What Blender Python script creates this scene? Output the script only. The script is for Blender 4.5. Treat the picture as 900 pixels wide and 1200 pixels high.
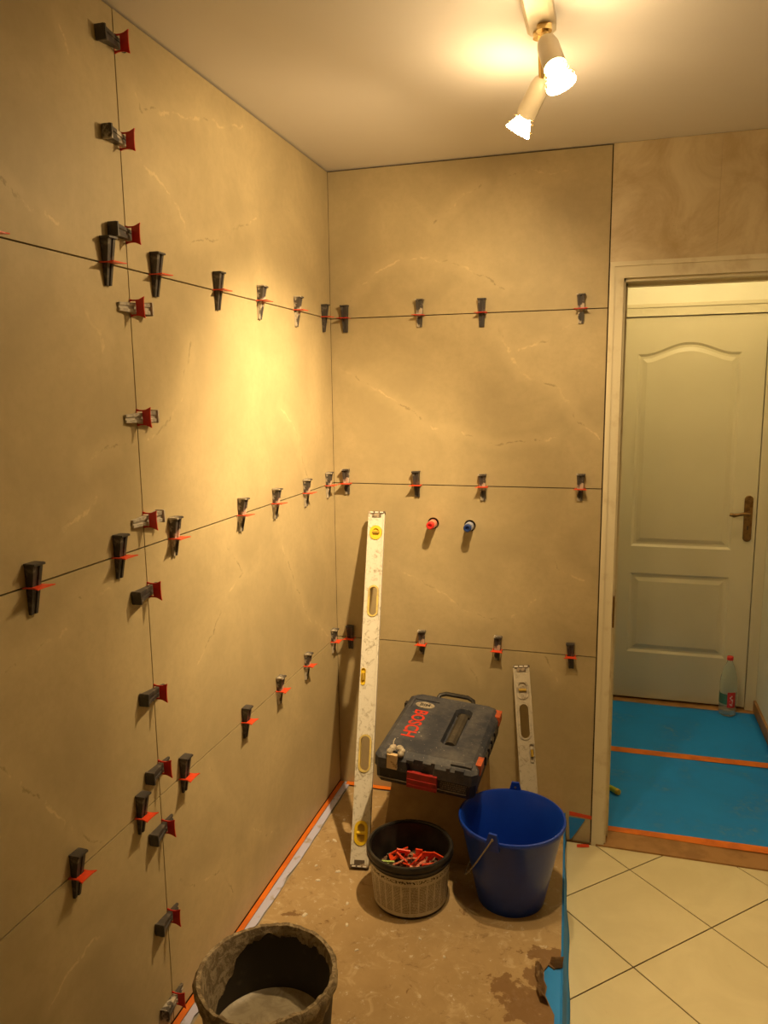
import bpy, bmesh, math, random
from mathutils import Vector, Matrix

# ------------------------------------------------------------------ clear
for o in list(bpy.data.objects):
    bpy.data.objects.remove(o, do_unlink=True)
scene = bpy.context.scene
COL = scene.collection
random.seed(7)
PI = math.pi

# ------------------------------------------------------------------ camera
cd = bpy.data.cameras.new('camera')
cd.sensor_fit = 'VERTICAL'; cd.sensor_height = 36.0
cd.lens = 895.5 / 1200 * 36.0
cd.clip_start = 0.02
cam = bpy.data.objects.new('camera', cd); COL.objects.link(cam)
R_ = Vector((0.95947, 0.28157, -0.01158)); U_ = Vector((-0.03293, 0.15283, 0.98770)); B_ = Vector((0.27988, -0.94729, 0.15591))
m = Matrix((R_, U_, B_)).transposed().to_4x4()
m.translation = Vector((0.9894, -2.6902, 1.6502))
cam.matrix_world = m
scene.camera = cam

# ------------------------------------------------------------------ world, exposure
w = bpy.data.worlds.new('world'); scene.world = w; w.use_nodes = True
w.node_tree.nodes['Background'].inputs[0].default_value = (0.02, 0.018, 0.015, 1)
w.node_tree.nodes['Background'].inputs[1].default_value = 0.2
scene.view_settings.view_transform = 'Standard'
scene.view_settings.look = 'None'
scene.view_settings.gamma = 1.0
scene.view_settings.use_curve_mapping = False
scene.view_settings.exposure = 0.0

# lamp light colours and powers (halogen spots on the bathroom rail, globe in the hall)
WARM = (1.0, 0.69, 0.335)
HALL = (1.0, 0.77, 0.36)
BULB_A = Vector((0.868, -0.995, 2.27)); AIM_A = Vector((1.75, -1.10, 0.0))
BULB_B = Vector((0.765, -0.760, 2.262)); AIM_B = Vector((0.0, -0.46, 1.14))
SPOT_A, SPOT_B, GLOW, SPILL_A, SPILL_B = 74.0, 135.0, 115.0, 13.0, 22.0
HALL_GLOW = 43.0

# ------------------------------------------------------------------ material helpers
def new_mat(name):
    mt = bpy.data.materials.new(name); mt.use_nodes = True
    nt = mt.node_tree
    return mt, nt, nt.nodes['Principled BSDF']

def nd(nt, typ, **kw):
    n = nt.nodes.new(typ)
    for k, v in kw.items():
        setattr(n, k, v)
    return n

def val(sock, v): sock.default_value = v

def rgb(c): return (c[0], c[1], c[2], 1.0)

def mix(nt, fac, a, b):
    n = nd(nt, 'ShaderNodeMix', data_type='RGBA')
    for s, x in ((n.inputs[0], fac), (n.inputs[6], a), (n.inputs[7], b)):
        if hasattr(x, 'links') or isinstance(x, bpy.types.NodeSocket): nt.links.new(x, s)
        elif isinstance(x, (int, float)): s.default_value = x
        else: s.default_value = rgb(x)
    return n.outputs[2]

def math_n(nt, op, a, b=None, c=None, clamp=False):
    n = nd(nt, 'ShaderNodeMath', operation=op, use_clamp=clamp)
    for i, x in enumerate((a, b, c)):
        if x is None: continue
        if isinstance(x, bpy.types.NodeSocket): nt.links.new(x, n.inputs[i])
        else: n.inputs[i].default_value = x
    return n.outputs[0]

def maprange(nt, x, a, b, c=0.0, d=1.0, smooth=True):
    n = nd(nt, 'ShaderNodeMapRange')
    n.interpolation_type = 'SMOOTHSTEP' if smooth else 'LINEAR'
    nt.links.new(x, n.inputs[0])
    for i, v in enumerate((a, b, c, d)): n.inputs[i + 1].default_value = v
    return n.outputs[0]

def noise(nt, vec, scale, detail=4, rough=0.55, dist=0.0):
    n = nd(nt, 'ShaderNodeTexNoise')
    n.inputs['Scale'].default_value = scale; n.inputs['Detail'].default_value = detail
    n.inputs['Roughness'].default_value = rough; n.inputs['Distortion'].default_value = dist
    if vec is not None: nt.links.new(vec, n.inputs['Vector'])
    return n

def position(nt): return nd(nt, 'ShaderNodeNewGeometry').outputs['Position']
def objco(nt): return nd(nt, 'ShaderNodeTexCoord').outputs['Object']

def bump(nt, b, height, strength=0.2, dist=0.005):
    n = nd(nt, 'ShaderNodeBump'); n.inputs['Strength'].default_value = strength; n.inputs['Distance'].default_value = dist
    nt.links.new(height, n.inputs['Height']); nt.links.new(n.outputs[0], b.inputs['Normal'])

def simple(name, col, rough=0.5, metal=0.0, col2=None, scale=8.0, lo=0.4, hi=0.65, bstr=0.0, bscale=None, spec=None, world=False):
    """procedural two-tone noise material"""
    mt, nt, b = new_mat(name)
    vec = position(nt) if world else objco(nt)
    n = noise(nt, vec, scale)
    c = mix(nt, maprange(nt, n.outputs[0], lo, hi), col, col2 if col2 else tuple(min(1, x * 0.86) for x in col))
    nt.links.new(c, b.inputs['Base Color'])
    b.inputs['Roughness'].default_value = rough; b.inputs['Metallic'].default_value = metal
    if spec is not None: b.inputs['Specular IOR Level'].default_value = spec
    if bstr:
        n2 = noise(nt, vec, bscale or scale * 4)
        bump(nt, b, n2.outputs[0], bstr)
    return mt

def emit(name, col, strength):
    mt, nt, b = new_mat(name)
    b.inputs['Base Color'].default_value = rgb((0.8, 0.8, 0.8))
    b.inputs['Emission Color'].default_value = rgb(col); b.inputs['Emission Strength'].default_value = strength
    return mt

# node group: distance from a point to a segment (veins printed on the wall tiles)
SEG = bpy.data.node_groups.new('segment_distance', 'ShaderNodeTree')
for nm in ('P', 'A', 'AB'): SEG.interface.new_socket(nm, in_out='INPUT', socket_type='NodeSocketVector')
SEG.interface.new_socket('inv', in_out='INPUT', socket_type='NodeSocketFloat')
SEG.interface.new_socket('D', in_out='OUTPUT', socket_type='NodeSocketFloat')
gi = SEG.nodes.new('NodeGroupInput'); go = SEG.nodes.new('NodeGroupOutput')
v1 = nd(SEG, 'ShaderNodeVectorMath', operation='SUBTRACT'); SEG.links.new(gi.outputs[0], v1.inputs[0]); SEG.links.new(gi.outputs[1], v1.inputs[1])
v2 = nd(SEG, 'ShaderNodeVectorMath', operation='DOT_PRODUCT'); SEG.links.new(v1.outputs[0], v2.inputs[0]); SEG.links.new(gi.outputs[2], v2.inputs[1])
m1 = nd(SEG, 'ShaderNodeMath', operation='MULTIPLY', use_clamp=True); SEG.links.new(v2.outputs['Value'], m1.inputs[0]); SEG.links.new(gi.outputs[3], m1.inputs[1])
v3 = nd(SEG, 'ShaderNodeVectorMath', operation='SCALE'); SEG.links.new(gi.outputs[2], v3.inputs[0]); SEG.links.new(m1.outputs[0], v3.inputs['Scale'])
v4 = nd(SEG, 'ShaderNodeVectorMath', operation='DISTANCE'); SEG.links.new(v1.outputs[0], v4.inputs[0]); SEG.links.new(v3.outputs[0], v4.inputs[1])
SEG.links.new(v4.outputs['Value'], go.inputs[0])

def tile_mat(name, veins, base=(0.50, 0.412, 0.245), seed=0.0):
    mt, nt, b = new_mat(name)
    pos = position(nt)
    # clouding
    n1 = noise(nt, pos, 3.0, 5, 0.6, 0.4); n2 = noise(nt, pos, 45.0, 4, 0.7)
    c = mix(nt, maprange(nt, n1.outputs[0], 0.3, 0.72), tuple(x * 0.86 for x in base), tuple(x * 1.10 for x in base))
    c = mix(nt, maprange(nt, n2.outputs[0], 0.35, 0.75, 0.0, 0.35), c, tuple(x * 0.80 for x in base))
    # warped position for the veins
    wn = noise(nt, pos, 14.0, 5, 0.65)
    sub = nd(nt, 'ShaderNodeVectorMath', operation='SUBTRACT'); nt.links.new(wn.outputs['Color'], sub.inputs[0]); sub.inputs[1].default_value = (0.5, 0.5, 0.5)
    sc = nd(nt, 'ShaderNodeVectorMath', operation='SCALE'); nt.links.new(sub.outputs[0], sc.inputs[0]); sc.inputs['Scale'].default_value = 0.055
    ad = nd(nt, 'ShaderNodeVectorMath', operation='ADD'); nt.links.new(pos, ad.inputs[0]); nt.links.new(sc.outputs[0], ad.inputs[1])
    d = None
    for pl in veins:
        for a, e in zip(pl[:-1], pl[1:]):
            a = Vector(a); e = Vector(e); ab = e - a
            g = nd(nt, 'ShaderNodeGroup', node_tree=SEG)
            nt.links.new(ad.outputs[0], g.inputs[0])
            g.inputs[1].default_value = a; g.inputs[2].default_value = ab; g.inputs[3].default_value = 1.0 / max(1e-6, ab.length_squared)
            d = g.outputs[0] if d is None else math_n(nt, 'MINIMUM', d, g.outputs[0])
    if d is not None:
        br = noise(nt, pos, 9.0, 3, 0.6)
        on = maprange(nt, br.outputs[0], 0.30, 0.52)
        halo = math_n(nt, 'MULTIPLY', maprange(nt, d, 0.045, 0.002, 0.0, 0.38), on)
        c = mix(nt, halo, c, tuple(min(1, x * 1.22) for x in base))
        sel = noise(nt, pos, 6.0, 2, 0.5)
        lt_ = math_n(nt, 'MULTIPLY', maprange(nt, d, 0.0055, 0.0008, 0.0, 0.70), math_n(nt, 'MULTIPLY', on, maprange(nt, sel.outputs[0], 0.44, 0.56)))
        c = mix(nt, lt_, c, tuple(min(1, x * 1.42) for x in base))
        dk = math_n(nt, 'MULTIPLY', maprange(nt, d, 0.0042, 0.0006, 0.0, 0.75), math_n(nt, 'MULTIPLY', on, maprange(nt, sel.outputs[0], 0.53, 0.43)))
        c = mix(nt, dk, c, tuple(x * 0.58 for x in base))
    nt.links.new(c, b.inputs['Base Color'])
    b.inputs['Roughness'].default_value = 0.52
    b.inputs['Specular IOR Level'].default_value = 0.28
    bump(nt, b, n2.outputs[0], 0.04, 0.002)
    return mt

# ------------------------------------------------------------------ mesh helpers
def finish(name, bm, mat, parent=None, smooth=False, bevel=0.0, segs=1):
    me = bpy.data.meshes.new(name)
    if bevel:
        bmesh.ops.bevel(bm, geom=[e for e in bm.edges if len(e.link_faces) == 2 and e.calc_face_angle(0) > 0.5],
                        offset=bevel, segments=segs, profile=0.5, affect='EDGES', clamp_overlap=True)
    bmesh.ops.recalc_face_normals(bm, faces=bm.faces)
    if smooth:
        for f in bm.faces: f.smooth = True
        for e in bm.edges:
            if len(e.link_faces) == 2 and e.calc_face_angle(0) > 0.7: e.smooth = False
    bm.to_mesh(me); bm.free()
    for mm in (mat if isinstance(mat, (list, tuple)) else [mat]): me.materials.append(mm)
    o = bpy.data.objects.new(name, me); COL.objects.link(o)
    if parent: o.parent = parent
    return o

def box(bm, lo, hi, M=None):
    vs = [bm.verts.new((x, y, z)) for z in (lo[2], hi[2]) for y in (lo[1], hi[1]) for x in (lo[0], hi[0])]
    for f in ((0, 2, 3, 1), (4, 5, 7, 6), (0, 1, 5, 4), (2, 6, 7, 3), (0, 4, 6, 2), (1, 3, 7, 5)):
        bm.faces.new([vs[i] for i in f])
    if M is not None:
        for v in vs: v.co = M @ v.co
    return vs

def loft(bm, loops, cap=True, closed=True):
    """loops: list of equal-length point lists"""
    L = [[bm.verts.new(p) for p in lp] for lp in loops]
    n = len(L[0])
    for a, b in zip(L[:-1], L[1:]):
        for i in range(n if closed else n - 1):
            j = (i + 1) % n
            bm.faces.new((a[i], a[j], b[j], b[i]))
    if cap:
        bm.faces.new(L[0][::-1]); bm.faces.new(L[-1])
    return L

def prism(bm, pts, z0, z1, M=None):
    L = loft(bm, [[(x, y, z0) for x, y in pts], [(x, y, z1) for x, y in pts]])
    if M is not None:
        for l in L:
            for v in l: v.co = M @ v.co
    return L

def lathe(bm, prof, n=48, c=(0, 0, 0), close_prof=True):
    rings = []
    for r, z in prof:
        if r < 1e-6:
            rings.append([bm.verts.new((c[0], c[1], c[2] + z))])
        else:
            rings.append([bm.verts.new((c[0] + r * math.cos(2 * PI * i / n), c[1] + r * math.sin(2 * PI * i / n), c[2] + z)) for i in range(n)])
    pairs = list(zip(rings[:-1], rings[1:]))
    if close_prof: pairs.append((rings[-1], rings[0]))
    for a, b in pairs:
        for i in range(n):
            j = (i + 1) % n
            if len(a) == 1 and len(b) == 1: continue
            if len(a) == 1: bm.faces.new((a[0], b[j], b[i]))
            elif len(b) == 1: bm.faces.new((a[i], a[j], b[0]))
            else: bm.faces.new((a[i], a[j], b[j], b[i]))
    return rings

def tube(bm, pts, r, n=8, cap=True):
    pts = [Vector(p) for p in pts]
    loops = []
    up = None
    for i, p in enumerate(pts):
        t = (pts[min(i + 1, len(pts) - 1)] - pts[max(i - 1, 0)]).normalized()
        if up is None:
            up = Vector((0, 0, 1)) if abs(t.z) < 0.9 else Vector((1, 0, 0))
        s = t.cross(up).normalized(); up = s.cross(t).normalized()
        rr = r[i] if isinstance(r, (list, tuple)) else r
        loops.append([p + (s * math.cos(2 * PI * k / n) + up * math.sin(2 * PI * k / n)) * rr for k in range(n)])
    loft(bm, loops, cap)

def axis_matrix(origin, direction, up=(0, 0, 1)):
    """local z along direction"""
    z = Vector(direction).normalized(); u = Vector(up)
    if abs(z.dot(u)) > 0.98: u = Vector((0, 1, 0))
    x = u.cross(z).normalized(); y = z.cross(x)
    mm = Matrix((x, y, z)).transposed().to_4x4(); mm.translation = Vector(origin)
    return mm

def cut(o, cutters):
    """boolean difference baked into the mesh"""
    for bm in cutters:
        bmesh.ops.recalc_face_normals(bm, faces=bm.faces)
        me = bpy.data.meshes.new('cutter'); bm.to_mesh(me); bm.free()
        co = bpy.data.objects.new('cutter', me); COL.objects.link(co)
        co.matrix_world = o.matrix_world
        md = o.modifiers.new('b', 'BOOLEAN'); md.object = co; md.operation = 'DIFFERENCE'; md.solver = 'EXACT'
        dg = bpy.context.evaluated_depsgraph_get(); dg.update()
        nm = bpy.data.meshes.new_from_object(o.evaluated_get(dg))
        o.modifiers.clear(); old = o.data; nme = old.name; o.data = nm
        bpy.data.meshes.remove(old); nm.name = nme
        bpy.data.objects.remove(co, do_unlink=True); bpy.data.meshes.remove(me)

def thing(name, label, cat, loc=(0, 0, 0), rot=(0, 0, 0), group=None):
    o = bpy.data.objects.new(name, None); COL.objects.link(o)
    o.empty_display_size = 0.05
    o.location = loc; o.rotation_euler = rot
    o['label'] = label; o['category'] = cat
    if group: o['group'] = group
    return o

def tag(o, label, cat, group=None, kind=None):
    o['label'] = label; o['category'] = cat
    if group: o['group'] = group
    if kind: o['kind'] = kind
    return o

def struct(o, label=None, cat=None):
    o['kind'] = 'structure'
    if label: o['label'] = label
    if cat: o['category'] = cat
    return o

def boxobj(name, lo, hi, mat, parent=None, bevel=0.0):
    bm = bmesh.new(); box(bm, lo, hi)
    return finish(name, bm, mat, parent, bevel=bevel)

def text_obj(name, s, size, mat, parent, M, extrude=0.0006):
    cu = bpy.data.curves.new('txt', 'FONT'); cu.body = s; cu.size = size; cu.extrude = extrude
    cu.align_x = 'CENTER'; cu.align_y = 'CENTER'; cu.resolution_u = 3; cu.offset = size * 0.022
    to = bpy.data.objects.new('txt', cu); COL.objects.link(to)
    dg = bpy.context.evaluated_depsgraph_get(); dg.update()
    me = bpy.data.meshes.new_from_object(to.evaluated_get(dg)); me.name = name
    bpy.data.objects.remove(to, do_unlink=True); bpy.data.curves.remove(cu)
    me.transform(M); me.materials.clear(); me.materials.append(mat)
    o = bpy.data.objects.new(name, me); COL.objects.link(o); o.parent = parent
    return o

# ------------------------------------------------------------------ materials
M_adh = simple('tile_adhesive', (0.085, 0.058, 0.034), 0.95, col2=(0.05, 0.035, 0.02), scale=20, world=True)
M_ceil = simple('ceiling_paint', (0.80, 0.78, 0.79), 0.9, col2=(0.785, 0.765, 0.775), scale=3, world=True)
M_plain = simple('cream_wall', (0.42, 0.36, 0.27), 0.8, scale=2, world=True)
M_hallwall = simple('hall_paint', (0.80, 0.76, 0.62), 0.85, col2=(0.77, 0.73, 0.59), scale=3, world=True)
M_grout = simple('floor_grout', (0.075, 0.038, 0.014), 0.9, scale=30, world=True)
M_wood = simple('oak', (0.40, 0.21, 0.075), 0.5, col2=(0.30, 0.15, 0.05), scale=14, world=True)
M_casing = simple('casing_paint', (0.78, 0.71, 0.52), 0.5, col2=(0.66, 0.57, 0.39), scale=16, lo=0.5, hi=0.75, world=True)
M_door = simple('door_paint', (0.68, 0.61, 0.43), 0.42, col2=(0.66, 0.59, 0.415), scale=3, world=True)
M_bronze = simple('aged_brass', (0.28, 0.16, 0.06), 0.38, 0.85, col2=(0.18, 0.10, 0.04), scale=60)
M_orange = simple('orange_tape', (0.80, 0.20, 0.015), 0.45, col2=(0.62, 0.15, 0.02), scale=12, world=True)
M_redtape = simple('red_tape', (0.75, 0.075, 0.02), 0.45, col2=(0.6, 0.05, 0.02), scale=14, world=True)
M_white_strip = simple('grey_white_strip', (0.52, 0.54, 0.80), 0.7, col2=(0.34, 0.29, 0.22), scale=22, lo=0.52, hi=0.72, world=True)
M_clip = simple('red_plastic', (0.62, 0.025, 0.012), 0.35, col2=(0.55, 0.02, 0.012), scale=40)
M_cliporange = simple('orange_red_plastic', (0.82, 0.075, 0.02), 0.35, col2=(0.74, 0.06, 0.02), scale=40)
M_wedge = simple('dark_wedge', (0.055, 0.050, 0.052), 0.5, col2=(0.24, 0.21, 0.18), scale=55, lo=0.50, hi=0.78)
M_wedge_smear = simple('mortar_smeared_wedge', (0.07, 0.062, 0.058), 0.7, col2=(0.55, 0.50, 0.42), scale=38, lo=0.46, hi=0.60)
M_wedge_pale = simple('pale_mortar_on_wedge', (0.52, 0.48, 0.41), 0.85, col2=(0.30, 0.27, 0.23), scale=60)
M_black = simple('black_plastic', (0.011, 0.010, 0.010), 0.42, col2=(0.028, 0.025, 0.022), scale=20)
M_white = simple('white_plastic', (0.78, 0.76, 0.72), 0.45, scale=20)
M_lampbody = simple('lamp_enamel', (0.62, 0.55, 0.42), 0.35, scale=10)
M_brass = simple('lamp_brass', (0.75, 0.55, 0.24), 0.25, 0.9, scale=20)
M_bulb = emit('halogen_glow', WARM, GLOW)
M_bluebucket = simple('blue_plastic', (0.006, 0.045, 0.42), 0.30, col2=(0.005, 0.038, 0.37), scale=9)
M_steel = simple('wire', (0.45, 0.42, 0.38), 0.4, 0.9, scale=50)
M_yellow = simple('yellow_plastic', (0.78, 0.55, 0.02), 0.4, scale=30)
M_yellow_pale = simple('pale_yellow_plastic', (0.70, 0.55, 0.16), 0.5, scale=40, col2=(0.5, 0.4, 0.16))
M_vial = simple('vial_amber', (0.45, 0.30, 0.05), 0.15, scale=40)
M_latch = simple('mortar_caked_latch', (0.56, 0.42, 0.24), 0.8, col2=(0.20, 0.13, 0.07), scale=70, lo=0.55, hi=0.7, bstr=0.3)
M_caked = simple('caked_mortar', (0.50, 0.45, 0.37), 0.9, col2=(0.25, 0.21, 0.16), scale=60, bstr=0.4)
M_redlatch = simple('red_latch', (0.36, 0.022, 0.02), 0.45, col2=(0.26, 0.02, 0.018), scale=30)
M_redprint = simple('red_print', (0.55, 0.030, 0.012), 0.6, col2=(0.38, 0.03, 0.015), scale=90, lo=0.5, hi=0.7)
M_tab = simple('orange_tab', (0.52, 0.10, 0.03), 0.5, col2=(0.34, 0.08, 0.035), scale=60)
M_print_dark = simple('dark_print', (0.05, 0.045, 0.04), 0.7, scale=60)
M_emblem = simple('worn_grey_emblem', (0.36, 0.32, 0.26), 0.7, col2=(0.22, 0.19, 0.15), scale=80)
M_stool = simple('stool_wood', (0.42, 0.29, 0.14), 0.7, col2=(0.34, 0.23, 0.11), scale=12)
M_pipe_red = simple('red_pipe', (0.70, 0.03, 0.03), 0.4, scale=30)
M_pipe_blue = simple('blue_pipe', (0.02, 0.05, 0.22), 0.4, scale=30)
M_pipe_pink = simple('pale_red_cap', (0.80, 0.30, 0.22), 0.4, scale=30)
M_pipe_paleblue = simple('pale_blue_collar', (0.40, 0.45, 0.62), 0.4, scale=30)
M_hole = simple('drill_hole', (0.035, 0.018, 0.008), 0.9, scale=30)
M_green = simple('yellow_green_plastic', (0.42, 0.50, 0.03), 0.4, scale=30)
M_lime = simple('lime_plastic', (0.50, 0.75, 0.22), 0.4, scale=30)
M_bits = simple('mixed_plastic_bits', (0.30, 0.17, 0.11), 0.6, col2=(0.09, 0.07, 0.05), scale=50, lo=0.4, hi=0.6)

def dusty(name, base, dust, lo=0.55, hi=0.80, scale=9.0, up_amt=0.6):
    """plastic with dried splashes and a film of dust"""
    mt, nt, b = new_mat(name)
    oc = objco(nt)
    n = noise(nt, oc, scale, 6, 0.7); n2 = noise(nt, oc, 90.0, 3, 0.6); n3 = noise(nt, oc, 30.0, 5, 0.8, 1.5)
    c = mix(nt, maprange(nt, n.outputs[0], 0.35, 0.75, 0.0, up_amt), base, tuple(0.55 * a + 0.45 * d for a, d in zip(base, dust)))
    c = mix(nt, maprange(nt, n2.outputs[0], 0.66, 0.74, 0.0, 0.9), c, dust)
    c = mix(nt, maprange(nt, n3.outputs[0], lo + 0.06, hi, 0.0, 0.7), c, dust)
    nt.links.new(c, b.inputs['Base Color']); b.inputs['Roughness'].default_value = 0.6
    return mt
M_box = dusty('dusty_navy_plastic', (0.020, 0.026, 0.046), (0.32, 0.30, 0.28))
M_boxlow = dusty('dark_tray_plastic', (0.012, 0.013, 0.016), (0.16, 0.14, 0.12), up_amt=0.2)
M_boxrec = dusty('dusty_recess_plastic', (0.035, 0.030, 0.024), (0.22, 0.18, 0.13))

def level_mat(name, base, dirt):
    mt, nt, b = new_mat(name)
    oc = objco(nt)
    n = noise(nt, oc, 55.0, 6, 0.75, 0.8); n2 = noise(nt, oc, 12.0, 4, 0.6)
    f = math_n(nt, 'MULTIPLY', maprange(nt, n.outputs[0], 0.50, 0.66), maprange(nt, n2.outputs[0], 0.30, 0.62, 0.25, 1.0))
    c = mix(nt, f, base, dirt)
    nt.links.new(c, b.inputs['Base Color']); b.inputs['Roughness'].default_value = 0.6
    return mt
M_level = level_mat('mortar_spotted_aluminium', (0.66, 0.64, 0.58), (0.30, 0.27, 0.21))
M_level2 = level_mat('mortar_coated_aluminium', (0.47, 0.42, 0.33), (0.28, 0.24, 0.18))
M_levcap = simple('level_end_cap', (0.10, 0.075, 0.055), 0.6, col2=(0.35, 0.28, 0.2), scale=60, lo=0.5, hi=0.65)

def cardboard_mat():
    mt, nt, b = new_mat('dirty_cardboard')
    p = position(nt)
    n1 = noise(nt, p, 4.0, 5, 0.6); n2 = noise(nt, p, 38.0, 5, 0.75); n3 = noise(nt, p, 17.0, 4, 0.7, 1.2); n4 = noise(nt, p, 7.0, 6, 0.62, 0.3)
    c = mix(nt, maprange(nt, n1.outputs[0], 0.3, 0.7), (0.33, 0.225, 0.105), (0.43, 0.305, 0.155))
    c = mix(nt, maprange(nt, n3.outputs[0], 0.52, 0.70, 0.0, 0.60), c, (0.55, 0.43, 0.27))
    c = mix(nt, maprange(nt, n2.outputs[0], 0.60, 0.68, 0.0, 0.75), c, (0.60, 0.54, 0.44))
    n5 = noise(nt, p, 21.0, 5, 0.75, 0.6)
    c = mix(nt, maprange(nt, n5.outputs[0], 0.56, 0.68, 0.0, 0.60), c, (0.22, 0.135, 0.060))
    # wet stains near the open edge
    sx = nd(nt, 'ShaderNodeSeparateXYZ'); nt.links.new(p, sx.inputs[0])
    zone = math_n(nt, 'MULTIPLY', maprange(nt, sx.outputs[0], 0.62, 0.86), maprange(nt, sx.outputs[1], -0.62, -0.80))
    st = maprange(nt, math_n(nt, 'ADD', n4.outputs[0], math_n(nt, 'MULTIPLY', zone, 0.19)), 0.655, 0.685)
    st = math_n(nt, 'MULTIPLY', st, maprange(nt, sx.outputs[1], -0.50, -0.70))
    c = mix(nt, math_n(nt, 'MULTIPLY', st, 0.8), c, (0.17, 0.085, 0.030))
    nt.links.new(c, b.inputs['Base Color']); b.inputs['Roughness'].default_value = 0.8
    bump(nt, b, n2.outputs[0], 0.25, 0.004)
    return mt
M_card = cardboard_mat()

def sheet_mat(name, a, b2, dust=0.35):
    mt, nt, b = new_mat(name)
    p = position(nt)
    n = noise(nt, p, 3.5, 5, 0.65, 0.5); n2 = noise(nt, p, 26.0, 5, 0.7)
    c = mix(nt, maprange(nt, n.outputs[0], 0.35, 0.7), a, b2)
    f = math_n(nt, 'MULTIPLY', maprange(nt, n2.outputs[0], 0.45, 0.7), maprange(nt, n.outputs[0], 0.48, 0.66, 0.0, dust))
    c = mix(nt, f, c, (0.30, 0.36, 0.34))
    nt.links.new(c, b.inputs['Base Color']); b.inputs['Roughness'].default_value = 0.7
    bump(nt, b, n2.outputs[0], 0.1, 0.003)
    return mt
M_sheet = sheet_mat('blue_fleece', (0.003, 0.27, 0.84), (0.003, 0.23, 0.74))
M_film = sheet_mat('blue_film', (0.02, 0.27, 0.80), (0.015, 0.23, 0.72), 0.1)

def floor_tile_mat():
    mt, nt, b = new_mat('cream_floor_tile')
    p = position(nt)
    n = noise(nt, p, 5.0, 5, 0.6, 0.8); n2 = noise(nt, p, 14.0, 6, 0.8, 2.0)
    c = mix(nt, maprange(nt, n.outputs[0], 0.3, 0.7), (0.74, 0.66, 0.42), (0.68, 0.60, 0.37))
    c = mix(nt, maprange(nt, n2.outputs[0], 0.60, 0.78, 0.0, 0.28), c, (0.42, 0.34, 0.18))
    nt.links.new(c, b.inputs['Base Color']); b.inputs['Roughness'].default_value = 0.35
    return mt
M_ftile = floor_tile_mat()

def marble_mat():
    mt, nt, b = new_mat('old_marble_tile')
    p = position(nt)
    n = noise(nt, p, 5.0, 6, 0.65, 1.0); n2 = noise(nt, p, 13.0, 5, 0.7, 2.2); n3 = noise(nt, p, 60.0, 3, 0.6)
    c = mix(nt, maprange(nt, n.outputs[0], 0.30, 0.70), (0.54, 0.415, 0.225), (0.74, 0.63, 0.42))
    c = mix(nt, maprange(nt, n2.outputs[0], 0.58, 0.72, 0.0, 0.45), c, (0.70, 0.59, 0.42))
    c = mix(nt, maprange(nt, n3.outputs[0], 0.70, 0.78, 0.0, 0.6), c, (0.30, 0.19, 0.08))
    nt.links.new(c, b.inputs['Base Color']); b.inputs['Roughness'].default_value = 0.3
    return mt
M_marble = marble_mat()

def mortar_mat(name, wet):
    mt, nt, b = new_mat(name)
    oc = objco(nt)
    n = noise(nt, oc, 20.0 if wet else 34.0, 6, 0.65 if wet else 0.75, 1.0); n2 = noise(nt, oc, 70.0, 5, 0.7)
    a, d = ((0.40, 0.345, 0.25), (0.30, 0.255, 0.18)) if wet else ((0.40, 0.33, 0.225), (0.19, 0.145, 0.090))
    c = mix(nt, maprange(nt, n.outputs[0], 0.42, 0.60 if wet else 0.56), a, d)
    nt.links.new(c, b.inputs['Base Color']); b.inputs['Roughness'].default_value = 0.4 if wet else 0.85
    bump(nt, b, n2.outputs[0], 0.15 if wet else 0.6, 0.006)
    return mt
M_mortar = mortar_mat('wet_mortar', True)
M_crust = mortar_mat('mortar_crust', False)
M_mbucket = simple('mortar_smeared_bucket', (0.025, 0.019, 0.014), 0.6, col2=(0.10, 0.078, 0.050), scale=16, lo=0.55, hi=0.75)

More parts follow.
